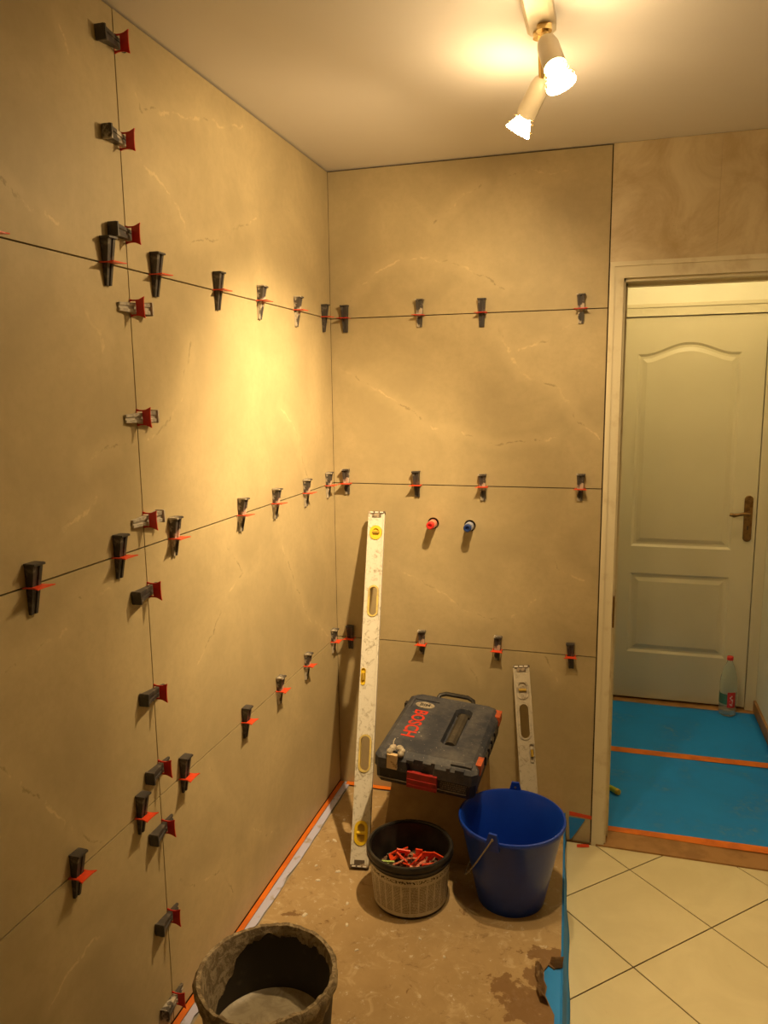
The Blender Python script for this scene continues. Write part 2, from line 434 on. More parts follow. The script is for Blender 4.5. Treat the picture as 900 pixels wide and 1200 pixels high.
def label_mat():
    """printed bucket label: columns of fine text and a heading row"""
    mt, nt, b = new_mat('printed_label')
    oc = objco(nt)
    s = nd(nt, 'ShaderNodeSeparateXYZ'); nt.links.new(oc, s.inputs[0])
    ang = math_n(nt, 'ARCTAN2', s.outputs[1], s.outputs[0])
    u = math_n(nt, 'MULTIPLY', ang, 0.118)
    v = s.outputs[2]
    fu = math_n(nt, 'FRACT', math_n(nt, 'MULTIPLY', u, 1 / 0.026))
    colm = math_n(nt, 'MULTIPLY', math_n(nt, 'GREATER_THAN', fu, 0.09), math_n(nt, 'LESS_THAN', fu, 0.91))
    fv = math_n(nt, 'FRACT', math_n(nt, 'MULTIPLY', v, 1 / 0.0042))
    line = math_n(nt, 'GREATER_THAN', fv, 0.42)
    cb = nd(nt, 'ShaderNodeCombineXYZ'); nt.links.new(math_n(nt, 'MULTIPLY', u, 260.0), cb.inputs[0])
    nt.links.new(math_n(nt, 'FLOOR', math_n(nt, 'MULTIPLY', v, 1 / 0.0042)), cb.inputs[1])
    wn = noise(nt, cb.outputs[0], 1.0, 1)
    txt = math_n(nt, 'MULTIPLY', math_n(nt, 'MULTIPLY', colm, line), math_n(nt, 'GREATER_THAN', wn.outputs[0], 0.42))
    body = math_n(nt, 'MULTIPLY', math_n(nt, 'GREATER_THAN', v, 0.022), math_n(nt, 'LESS_THAN', v, 0.112))
    txt = math_n(nt, 'MULTIPLY', txt, body)
    # heading of bigger glyph-like blocks
    cb2 = nd(nt, 'ShaderNodeCombineXYZ'); nt.links.new(math_n(nt, 'MULTIPLY', u, 150.0), cb2.inputs[0]); nt.links.new(math_n(nt, 'MULTIPLY', v, 170.0), cb2.inputs[1])
    hn = noise(nt, cb2.outputs[0], 1.0, 2)
    head = math_n(nt, 'MULTIPLY', math_n(nt, 'GREATER_THAN', hn.outputs[0], 0.52),
                  math_n(nt, 'MULTIPLY', math_n(nt, 'GREATER_THAN', v, 0.121), math_n(nt, 'LESS_THAN', v, 0.131)))
    n = noise(nt, oc, 12.0, 5, 0.7)
    base = mix(nt, maprange(nt, n.outputs[0], 0.45, 0.75), (0.62, 0.58, 0.49), (0.40, 0.35, 0.27))
    c = mix(nt, math_n(nt, 'MULTIPLY', txt, 0.85), base, (0.13, 0.10, 0.07))
    c = mix(nt, head, c, (0.03, 0.02, 0.015))
    nt.links.new(c, b.inputs['Base Color']); b.inputs['Roughness'].default_value = 0.55
    return mt
M_label = label_mat()

def fineprint_mat():
    mt, nt, b = new_mat('fine_print_sticker')
    oc = objco(nt)
    s = nd(nt, 'ShaderNodeSeparateXYZ'); nt.links.new(oc, s.inputs[0])
    fv = math_n(nt, 'FRACT', math_n(nt, 'MULTIPLY', s.outputs[2], 1 / 0.007))
    cb = nd(nt, 'ShaderNodeCombineXYZ'); nt.links.new(math_n(nt, 'MULTIPLY', s.outputs[0], 330.0), cb.inputs[0])
    nt.links.new(math_n(nt, 'FLOOR', math_n(nt, 'MULTIPLY', s.outputs[2], 1 / 0.007)), cb.inputs[1])
    wn = noise(nt, cb.outputs[0], 1.0, 2)
    t = math_n(nt, 'MULTIPLY', math_n(nt, 'GREATER_THAN', fv, 0.4), math_n(nt, 'GREATER_THAN', wn.outputs[0], 0.5))
    c = mix(nt, t, (0.022, 0.022, 0.025), (0.17, 0.15, 0.13))
    nt.links.new(c, b.inputs['Base Color']); b.inputs['Roughness'].default_value = 0.5
    return mt
M_fine = fineprint_mat()

def glass_mat():
    mt, nt, b = new_mat('clear_pet')
    n = noise(nt, objco(nt), 30.0, 2)
    c = mix(nt, n.outputs[0], (0.86, 0.93, 0.90), (0.92, 0.96, 0.94))
    nt.links.new(c, b.inputs['Base Color'])
    b.inputs['Transmission Weight'].default_value = 0.92; b.inputs['Roughness'].default_value = 0.12; b.inputs['IOR'].default_value = 1.12
    return mt
M_pet = glass_mat()
M_labelred = simple('red_paper_label', (0.62, 0.03, 0.03), 0.5, scale=30)
M_labelgreen = simple('green_paper_label', (0.05, 0.16, 0.10), 0.5, scale=30)

# ------------------------------------------------------------------ dimensions
ZC, Z1, Z2, Z3 = 2.423, 1.9126, 1.3126, 0.7130
W, L, H = 0.969, 1.2331, 0.1117
RX, RY = 2.5, -3.6          # far sides of the bathroom
G = 0.0017                  # half a tile joint
TT = 0.009                  # tile thickness
HX0, HX1, HY = 0.72, 1.757, 1.434   # hall
OX0, OX1 = 1.018, 1.765     # door opening

# ------------------------------------------------------------------ structure: floors
floor = struct(boxobj('floor', (-0.15, RY - 0.15, -0.12), (RX + 0.15, 0.0, -0.003), M_grout), 'cream diagonal tiled bathroom floor', 'floor')
def clip_poly(poly, lo, hi):
    for ax, s, v in ((0, 1, lo[0]), (0, -1, -hi[0]), (1, 1, lo[1]), (1, -1, -hi[1])):
        out = []
        for a, b in zip(poly, poly[1:] + poly[:1]):
            da, db = s * a[ax] - v, s * b[ax] - v
            if da >= 0: out.append(a)
            if da * db < 0:
                t = da / (da - db); out.append((a[0] + t * (b[0] - a[0]), a[1] + t * (b[1] - a[1])))
        poly = out
        if not poly: return poly
    return poly
A0 = (1.106, -0.126); q = 0.2365
for i in range(-12, 16):
    for j in range(-8, 18):
        cx, cy = A0[0] + q * (i - j), A0[1] - q * (i + j + 1)
        k = 1 - 0.0030 / q
        poly = [(cx, cy + q * k), (cx - q * k, cy), (cx, cy - q * k), (cx + q * k, cy)]
        poly = clip_poly(poly, (0.002, RY + 0.002), (RX - 0.002, -0.012))
        if len(poly) < 3: continue
        if max(p[0] for p in poly) < 0.86 and min(p[1] for p in poly) > -1.82: continue
        bm = bmesh.new(); prism(bm, poly, -0.003, 0.0)
        finish('tile', bm, M_ftile, floor)
hall_floor = struct(boxobj('floor_hall', (HX0 - 0.1, 0.0, -0.12), (HX1 + 0.1, HY + 0.2, -0.001), M_wood), 'oak hall floor beyond the doorway', 'floor')
th = bmesh.new(); box(th, (OX0 - 0.03, -0.012, -0.001), (OX1 + 0.03, 0.10, 0.006))
struct(finish('trim_1', th, M_wood, bevel=0.002), 'oak threshold strip in the doorway', 'threshold')

# ------------------------------------------------------------------ structure: walls
VE = {
 'b1': [[(0.031, 0, 1.741), (0.136, 0, 1.677), (0.264, 0, 1.6), (0.327, 0, 1.554), (0.374, 0, 1.514), (0.482, 0, 1.511), (0.604, 0, 1.458), (0.708, 0, 1.468), (0.809, 0, 1.489)], [(0.614, 0, 1.864), (0.659, 0, 1.757), (0.695, 0, 1.71), (0.828, 0, 1.645), (0.878, 0, 1.553), (0.964, 0, 1.481)], [(0.682, 0, 1.785), (0.801, 0, 1.824), (0.861, 0, 1.872)]],
 'b0': [[(0.076, 0, 1.981), (0.173, 0, 2.065), (0.268, 0, 2.109), (0.39, 0, 2.102), (0.495, 0, 2.068), (0.627, 0, 1.994)], [(0.39, 0, 2.218), (0.494, 0, 2.305), (0.551, 0, 2.33)], [(0.637, 0, 2.355), (0.706, 0, 2.368), (0.776, 0, 2.343), (0.83, 0, 2.352)]],
 'b2': [[(0.209, 0, 1.02), (0.356, 0, 0.94), (0.421, 0, 0.909), (0.501, 0, 0.852), (0.642, 0, 0.814)], [(0.804, 0, 1.076), (0.834, 0, 1.022), (0.922, 0, 0.99)], [(0.642, 0, 0.821), (0.703, 0, 0.867), (0.762, 0, 0.912)]],
 'b3': [[(0.502, 0, 0.689), (0.55, 0, 0.577)], [(0.797, 0, 0.699), (0.835, 0, 0.606)]],
 'l0': [[(0, -1.172, 2.278), (0, -1.15, 2.255), (0, -1.01, 2.291), (0, -0.892, 2.315), (0, -0.782, 2.329), (0, -0.656, 2.378)], [(0, -1.176, 2.149), (0, -1.098, 2.122), (0, -1.024, 2.087), (0, -0.997, 2.054), (0, -0.974, 2.009), (0, -0.854, 2.038), (0, -0.733, 2.084), (0, -0.597, 2.138)], [(0, -0.379, 2.227), (0, -0.279, 2.191)]],
 'l1': [[(0, -1.191, 1.55), (0, -1.137, 1.576), (0, -1.099, 1.594), (0, -1.037, 1.643), (0, -1.021, 1.694), (0, -0.985, 1.777)], [(0, -0.461, 1.597), (0, -0.364, 1.54), (0, -0.299, 1.422), (0, -0.229, 1.321)]],
 'l2': [[(0, -0.859, 1.24), (0, -0.765, 1.147), (0, -0.871, 1.1), (0, -0.949, 1.028), (0, -1.02, 0.981), (0, -1.064, 0.963)], [(0, -0.496, 1.168), (0, -0.3, 0.886), (0, -0.097, 0.745)]],
 'l3': [[(0, -0.767, 0.358), (0, -0.696, 0.286), (0, -0.569, 0.241)], [(0, -1.167, 0.455), (0, -1.099, 0.392), (0, -1.012, 0.364), (0, -0.965, 0.351)], [(0, -0.944, 0.306), (0, -0.901, 0.224)], [(0, -1.006, 0.67), (0, -0.954, 0.569)]],
 'm0': [[(0, -1.578, 2.007), (0, -1.523, 1.978), (0, -1.438, 1.964)], [(0, -1.397, 2.318), (0, -1.378, 2.282)]],
 'm1': [[(0, -1.394, 1.818), (0, -1.339, 1.773), (0, -1.331, 1.74)], [(0, -1.414, 1.522), (0, -1.331, 1.541), (0, -1.239, 1.553)], [(0, -1.528, 1.373), (0, -1.503, 1.393), (0, -1.439, 1.415), (0, -1.383, 1.441)]],
 'm2': [[(0, -1.667, 1.175), (0, -1.615, 1.188), (0, -1.548, 1.198), (0, -1.5, 1.208)], [(0, -1.469, 1.259), (0, -1.362, 1.249)], [(0, -1.696, 1.019), (0, -1.643, 0.953), (0, -1.584, 0.883), (0, -1.521, 0.793), (0, -1.449, 0.72)]],
 'm3': [[(0, -1.629, 0.494), (0, -1.523, 0.54), (0, -1.44, 0.536)]],
 'k1': [[(0, -2.8, 1.5), (0, -3.1, 1.7), (0, -3.3, 1.65)]],
}
rows = [(ZC - 0.005, Z1 + G), (Z1 - G, Z2 + G), (Z2 - G, Z3 + G), (Z3 - G, H + 0.006)]

wall_left = struct(boxobj('wall_left', (-0.15, RY, 0.0), (-TT, 0.0, ZC), M_adh), 'left wall of large beige stone-look tiles', 'wall')
cols = [(-L + G, -0.0015, 'l'), (-2 * L + G, -L - G, 'm'), (RY + 0.002, -2 * L - G, 'k')]
for y0, y1, pre in cols:
    for r, (zt, zb) in enumerate(rows):
        bm = bmesh.new(); box(bm, (-TT, y0, zb), (0.0, y1, zt))
        finish('tile', bm, tile_mat('tile_%s%d' % (pre, r), VE.get(pre + str(r), VE['k1'])), wall_left, bevel=0.0007)

bm = bmesh.new()
box(bm, (-0.15, TT, -0.01), (OX0 - 0.012, 0.09, ZC))
box(bm, (OX0 - 0.012, TT, 2.015), (OX1 + 0.012, 0.09, ZC))
box(bm, (OX1 + 0.012, TT, -0.01), (RX + 0.15, 0.09, ZC))
wall_back = struct(finish('wall_back', bm, M_adh), 'back wall with large beige tiles and a doorway', 'wall')
PIPES = [(0.382, 1.172), (0.517, 1.168)]
back_rows = rows[:3] + [(Z3 - G, 0.001)]
for r, (zt, zb) in enumerate(back_rows):
    bm = bmesh.new(); box(bm, (0.0008, 0.0, zb), (W, TT, zt))
    t = finish('tile', bm, tile_mat('tile_b%d' % r, VE['b%d' % r]), wall_back, bevel=0.0007)
    if r == 2:
        for px, pz in PIPES:
            cb = bmesh.new()
            loft(cb, [[(px + 0.0215 * math.cos(a * PI / 12), y, pz + 0.0215 * math.sin(a * PI / 12)) for a in range(24)] for y in (-0.02, 0.03)])
            cut(t, [cb])
# old marble tiles above and beside the door
for x0, x1 in ((0.9725, 1.294), (1.294, 1.606), (1.606, 1.918), (1.918, 2.23), (2.23, 2.498)):
    boxobj('marble_tile', (x0 + 0.0002, 0.002, 2.057), (x1 - 0.0002, TT, ZC - 0.001), M_marble, wall_back, bevel=0.0006)
zz = [2.057, 1.65, 1.24, 0.83, 0.42, 0.001]
for za, zb in zip(zz[:-1], zz[1:]):
    for x0, x1 in ((1.816, 2.128), (2.128, 2.498)):
        boxobj('marble_tile', (x0 + 0.0006, 0.002, zb + 0.0006), (x1 - 0.0006, TT, za - 0.0006), M_marble, wall_back, bevel=0.0006)

struct(boxobj('wall_right', (RX, RY, -0.01), (RX + 0.15, TT, ZC), M_plain), 'plain cream wall on the right of the bathroom', 'wall')
struct(boxobj('wall_front', (-0.15, RY - 0.15, -0.01), (RX + 0.15, RY, ZC), M_plain), 'plain cream wall at the near end of the bathroom', 'wall')
struct(boxobj('ceiling', (-0.15, RY - 0.15, ZC), (RX + 0.15, 0.09, ZC + 0.1), M_ceil), 'smooth off-white bathroom ceiling', 'ceiling')
struct(boxobj('wall_hall_back', (HX0 - 0.1, HY + 0.03, -0.01), (HX1 + 0.1, HY + 0.15, 2.6), M_hallwall), 'cream hall wall around the closed door', 'wall')
struct(boxobj('wall_hall_right', (HX1, 0.09, -0.01), (HX1 + 0.1, HY + 0.03, 2.6), M_hallwall), 'cream right wall of the hall', 'wall')
struct(boxobj('wall_hall_left', (HX0 - 0.1, 0.09, -0.01), (HX0, HY + 0.03, 2.6), M_hallwall), 'cream left wall of the hall', 'wall')
struct(boxobj('ceiling_hall', (HX0 - 0.1, 0.09, 2.5), (HX1 + 0.1, HY + 0.15, 2.6), M_ceil), 'off-white hall ceiling', 'ceiling')
bm = bmesh.new(); box(bm, (HX1 - 0.012, 0.10, 0.0), (HX1, HY - 0.012, 0.058))
struct(finish('baseboard_hall', bm, M_wood, bevel=0.002), 'oak baseboard along the hall wall', 'baseboard')

# ------------------------------------------------------------------ door frame in the bathroom wall
d1 = bpy.data.objects.new('door_1', None); COL.objects.link(d1); d1.location = (1.39, 0.0, 0.0)
struct(d1, 'chipped cream wooden door frame of the open doorway', 'door frame')
def cas(name, lo, hi, bev=0.002):
    o = boxobj(name, lo, hi, M_casing, d1, bevel=bev); o.location = -d1.location; return o
x0, x1 = 0.9735, OX0
cas('casing', (x0, -0.010, 0.0), (x1, 0.002, 2.055)); cas('casing', (OX1, -0.010, 0.0), (OX1 + 0.047, 0.002, 2.055))
cas('head_casing', (x0, -0.011, 2.004), (OX1 + 0.047, 0.001, 2.056))
cas('bead', (x0 + 0.004, -0.014, 0.0), (x0 + 0.016, -0.0095, 2.053), 0.0015); cas('bead', (OX1 + 0.031, -0.014, 0.0), (OX1 + 0.043, -0.0095, 2.053), 0.0015)
cas('head_bead', (x0 + 0.004, -0.0145, 2.041), (OX1 + 0.043, -0.0105, 2.053), 0.0015)
cas('jamb', (x1 - 0.010, 0.002, 0.007), (x1 + 0.006, 0.10, 2.01)); cas('jamb', (OX1 - 0.006, 0.002, 0.007), (OX1 + 0.010, 0.10, 2.01))
cas('head_jamb', (x1 - 0.010, 0.002, 1.994), (OX1 + 0.010, 0.10, 2.012))
cas('stop', (x1 + 0.006, 0.050, 0.007), (x1 + 0.014, 0.085, 1.994)); cas('head_stop', (x1 + 0.006, 0.050, 1.984), (OX1 - 0.006, 0.085, 1.994))
cas('strike_plate', (x1 + 0.002, -0.0125, 0.83), (x1 + 0.0075, 0.010, 0.94), 0.001).data.materials[0] = M_bronze

# ------------------------------------------------------------------ hall door
d2 = bpy.data.objects.new('door_2', None); COL.objects.link(d2); d2.location = (1.355, HY, 0.0)
struct(d2, 'closed cream two-panel hall door with arched upper panel', 'door')
DX0, DX1 = 1.005, 1.703
leaf = boxobj('leaf', (DX0, HY, 0.012), (DX1, HY + 0.029, 1.998), M_door, d2)
leaf.location = -d2.location
def arch(xa, xb, z0, z1, rise, ins=0.0, n=22):
    pts = [(xa + ins, z0 + ins), (xb - ins, z0 + ins)]
    c, ww = (xa + xb) / 2, (xb - xa)
    for i in range(n + 1):
        t = i / n
        x = (xb - ins) - t * (ww - 2 * ins)
        zr = z1 - ins
        if rise: zr += rise * max(0.0, math.cos(PI * (x - c) / (ww * 0.82))) ** 1.6 if abs(x - c) < ww * 0.41 else 0.0
        pts.append((x, zr))
    return pts
bpy.context.view_layer.update()
cutters = []
fields = []
for (xa, xb, z0, z1, rise) in ((1.113, 1.598, 0.835, 1.822, 0.054), (1.113, 1.598, 0.262, 0.697, 0.0)):
    n = 22
    o0 = arch(xa, xb, z0, z1, rise, -0.002); o1 = arch(xa, xb, z0, z1, rise, 0.014); o2 = arch(xa, xb, z0, z1, rise, 0.016)
    cb = bmesh.new()
    loft(cb, [[(x, HY - 0.003, z) for x, z in o0], [(x, HY + 0.009, z) for x, z in o1]])
    cutters.append(cb)
    fb = bmesh.new()
    f0 = arch(xa, xb, z0, z1, rise, 0.024); f1 = arch(xa, xb, z0, z1, rise, 0.046)
    loft(fb, [[(x, HY + 0.0095, z) for x, z in f0], [(x, HY + 0.0015, z) for x, z in f1]])
    fields.append(fb)
tmp = leaf.location.copy(); leaf.location = (0, 0, 0); leaf.parent = None
bpy.context.view_layer.update()
cut(leaf, cutters)
leaf.parent = d2; leaf.location = -d2.location
for fb in fields:
    o = finish('panel', fb, M_door, d2); o.location = -d2.location
def d2box(name, lo, hi, mat=M_door, bev=0.003):
    o = boxobj(name, lo, hi, mat, d2, bevel=bev); o.location = -d2.location; return o
d2box('head_trim', (DX0 - 0.06, HY - 0.012, 2.003), (HX1 - 0.001, HY + 0.029, 2.062)); d2box('head_lip', (DX0 - 0.06, HY - 0.018, 2.045), (HX1 - 0.001, HY - 0.010, 2.062))
d2box('side_trim', (DX1 + 0.004, HY - 0.010, 0.0), (HX1 - 0.001, HY + 0.029, 2.003)); d2box('side_trim', (DX0 - 0.06, HY - 0.010, 0.0), (DX0 - 0.004, HY + 0.029, 2.003))
# handle
bm = bmesh.new()
pl = []
for i in range(24):
    a = 2 * PI * i / 24; pl.append((1.666 + 0.020 * math.cos(a), (1.098 if math.sin(a) >= 0 else 0.905) + 0.020 * math.sin(a)))
loft(bm, [[(x, HY - 0.0002, z) for x, z in pl], [(x, HY - 0.006, z) for x, z in pl], [(1.666 + (x - 1.666) * 0.8, HY - 0.008, 1.0 + (z - 1.0) * 0.97) for x, z in pl]])
hp = finish('handle_plate', bm, M_bronze, d2); hp.location = -d2.location
bm = bmesh.new()
tube(bm, [(1.666, HY - 0.007, 1.030), (1.666, HY - 0.045, 1.030)], 0.008, 12)
tube(bm, [(1.668, HY - 0.045, 1.030), (1.645, HY - 0.047, 1.031), (1.62, HY - 0.047, 1.027), (1.595, HY - 0.047, 1.022), (1.575, HY - 0.046, 1.026)], [0.009, 0.009, 0.008, 0.011, 0.008], 10)
lv = finish('lever', bm, M_bronze, hp, smooth=True)
bm = bmesh.new(); box(bm, (1.663, HY - 0.0092, 0.945), (1.669, HY - 0.0075, 0.965)); finish('keyhole', bm, M_black, hp)

# ------------------------------------------------------------------ shower platform and its coverings
def edge_x(y): return 0.877 - y * 0.0475
bm = bmesh.new(); prism(bm, [(0.0005, -1.80), (edge_x(-1.80) - 0.006, -1.80), (edge_x(0) - 0.006, -0.0008), (0.0005, -0.0008)], 0.0005, H - 0.006)
tag(finish('shower_platform', bm, simple('screed', (0.34, 0.31, 0.26), 0.9, scale=10, world=True)), 'low raised shower platform under the brown cardboard', 'platform')

# cardboard with a torn notch on its open edge
notch = [(edge_x(-0.79) - 0.004, -0.790), (0.893, -0.802), (0.878, -0.792), (0.868, -0.815), (0.871, -0.85), (0.880, -0.872), (0.878, -0.90), (0.893, -0.935), (0.905, -0.96), (0.908, -1.03), (0.905, -1.10), (edge_x(-1.14) - 0.004, -1.14)]
out = [(0.050, -0.035), (0.050, -1.79), (edge_x(-1.79) - 0.004, -1.79)] + notch[::-1] + [(edge_x(-0.035) - 0.004, -0.035)]
bm = bmesh.new(); prism(bm, out, H - 0.0055, H)
bmesh.ops.triangulate(bm, faces=[f for f in bm.faces if len(f.verts) > 4])
card = tag(finish('cardboard_sheet', bm, M_card), 'dirty brown cardboard sheet covering the shower platform', 'cardboard')
# curled flaps at the tear
def flap(base, lift):
    bm = bmesh.new()
    lo = [Vector((x, y, H + 0.0004)) for x, y in base]
    rows_ = []
    for k in range(5):
        t = k / 4
        rows_.append([p + Vector(lift) * t + Vector((0, 0, 0.020 * math.sin(t * 2.4) * (0.5 + 0.5 * math.sin(1.7 * i + 1)))) for i, p in enumerate(lo)])
    grid = [[bm.verts.new(p) for p in r] for r in rows_]
    for a, b in zip(grid[:-1], grid[1:]):
        for i in range(len(a) - 1): bm.faces.new((a[i], a[i + 1], b[i + 1], b[i]))
    bmesh.ops.solidify(bm, geom=bm.faces[:], thickness=0.0025)
    return finish('torn_flap', bm, M_card, card)
flap([(0.866, -0.815), (0.869, -0.85), (0.878, -0.872), (0.876, -0.90), (0.890, -0.935)], (-0.022, 0.004, 0.006))
flap([(0.915, -0.795), (0.893, -0.800), (0.880, -0.790)], (0.004, 0.022, 0.006))

# blue film draped over the platform's open edge
bm = bmesh.new()
ys = [-0.006 - 1.79 * i / 60 for i in range(61)]
prof = [(-0.085, H - 0.0062), (-0.004, H - 0.0060), (0.0015, H - 0.001), (0.0045, H - 0.012), (0.0075, 0.07), (0.011, 0.035), (0.0165, 0.006), (0.021, 0.0012)]
grid = []
for y in ys:
    wv = 0.002 * math.sin(9 * y) + 0.0022 * math.sin(23 * y + 1)
    spread = 0.35 + 0.85 * max(0.0, min(1.0, (-y - 0.15) / 0.75))
    grid.append([bm.verts.new((edge_x(y) + (px * spread + wv * (k / 7.0) if k > 2 else px), y, pz)) for k, (px, pz) in enumerate(prof)])
for a, b in zip(grid[:-1], grid[1:]):
    for i in range(len(a) - 1): bm.faces.new((a[i], a[i + 1], b[i + 1], b[i]))
film = tag(finish('protective_sheet', bm, M_film, smooth=True), 'bright blue protective sheet draped over the edge of the shower platform', 'sheet')
sd = film.modifiers.new('thick', 'SOLIDIFY'); sd.thickness = 0.0006; sd.offset = 1
# loose corner of blue film taped to the wall beside the door frame
bm = bmesh.new()
pts = [(0.892, 0.094), (0.950, 0.092), (0.944, 0.080), (0.918, 0.034), (0.903, 0.010), (0.897, 0.008)]
loft(bm, [[(x, -0.0012, z) for x, z in pts], [(x, -0.0022 - 0.003 * (0.095 - z) / 0.09, z) for x, z in pts]])
tag(finish('protective_sheet', bm, M_film), 'small blue sheet corner stuck to the wall below red tape', 'sheet')

def strip(name, pts_a, pts_b, mat, label, cat='tape', thick=0.0006, group=None, nrm=None):
    """ribbon between two point lists"""
    bm = bmesh.new()
    n = Vector(nrm if nrm else (0, 0, 1)) * thick
    a = [Vector(p) for p in pts_a]; b = [Vector(p) for p in pts_b]
    loops = [[p, qv, qv + n, p + n] for p, qv in zip(a, b)]
    loft(bm, loops)
    return tag(finish(name, bm, mat), label, cat, group)
random.seed(3)
N = 40
ly = [-0.004 - 1.78 * i / N for i in range(N + 1)]
# orange tape along the left wall, with a grey-white strip beside it
strip('masking_tape', [(0.001, y, H - 0.0002 + 0.0005) for y in ly], [(0.017 + random.uniform(-0.001, 0.002), y, H + 0.0004) for y in ly], M_orange,
      'orange masking tape along the foot of the left wall', thick=0.0008)
strip('sealing_strip', [(0.0195, y, H + 0.0003) for y in ly], [(0.044 + random.uniform(-0.005, 0.005), y, H + 0.0003) for y in ly], M_white_strip,
      'mortar-spattered pale grey sealing strip beside the orange tape', 'strip', thick=0.0006)
lx = [0.03 + 0.84 * i / 24 for i in range(25)]
strip('masking_tape', [(x, -0.001, H + 0.0005) for x in lx], [(x, -0.022 - random.uniform(0, 0.004), H + 0.0005) for x in lx], M_orange,
      'orange masking tape along the foot of the back wall behind the stool', thick=0.0008)
strip('masking_tape', [(0.893, -0.0004, 0.100), (0.93, -0.0004, 0.098), (0.9725, -0.0004, 0.094)], [(0.893, -0.0004, 0.116), (0.93, -0.0004, 0.112), (0.9725, -0.0004, 0.108)], M_redtape,
      'red tape stuck on the wall above the small blue sheet corner', nrm=(0, -1, 0))
strip('masking_tape', [(0.925, -0.040, 0.0006), (0.945, -0.038, 0.003), (0.968, -0.030, 0.001)], [(0.923, -0.022, 0.0006), (0.943, -0.020, 0.004), (0.966, -0.012, 0.001)], M_redtape,
      'scrap of red tape on the floor beside the door frame')

# hall sheets
def cloth(name, x0, x1, y0, y1, z, label, amp=0.0015, fr=(0, 0)):
    bm = bmesh.new(); nx, ny = 30, 30
    g = []
    for j in range(ny + 1):
        row = []
        for i in range(nx + 1):
            x = x0 + (x1 - x0) * i / nx; t = j / ny
            ya = y0 + fr[0] * math.sin(PI * i / nx) + fr[1] * i / nx
            y = ya + (y1 - ya) * t
            row.append(bm.verts.new((x, y, z + amp * (1 + math.sin(7 * x + 3 * y) * math.sin(11 * y + 2 * x)))))
        g.append(row)
    for a, b in zip(g[:-1], g[1:]):
        for i in range(nx): bm.faces.new((a[i], a[i + 1], b[i + 1], b[i]))
    o = tag(finish(name, bm, M_sheet, smooth=True), label, 'sheet')
    s = o.modifiers.new('thick', 'SOLIDIFY'); s.thickness = 0.0012; s.offset = -1
    return o
cloth('protective_sheet', HX0 + 0.02, HX1 - 0.004, 0.118, 0.792, 0.0016, 'blue protective sheet on the hall floor next to the oak threshold')
cloth('protective_sheet', HX0 + 0.02, HX1 - 0.014, 0.796, 1.375, 0.0016, 'blue protective sheet on the hall floor in front of the closed door')
tx = [HX0 + 0.03 + (HX1 - 0.02 - HX0 - 0.03) * i / 24 for i in range(25)]
strip('masking_tape', [(x, 0.768 + 0.004 * math.sin(4 * x), 0.0062) for x in tx], [(x, 0.818 + 0.004 * math.sin(4 * x), 0.0062) for x in tx], M_orange,
      'orange tape over the seam between the two blue hall sheets')
tx2 = [1.03 + 0.72 * i / 24 for i in range(25)]
strip('masking_tape', [(x, 0.086 + 0.004 * math.sin(7 * x), 0.0072 + 0.003 * max(0, math.sin(9 * x))) for x in tx2], [(x, 0.128 + 0.004 * math.sin(5 * x), 0.0064) for x in tx2], M_orange,
      'orange tape along the sheet edge at the oak threshold')

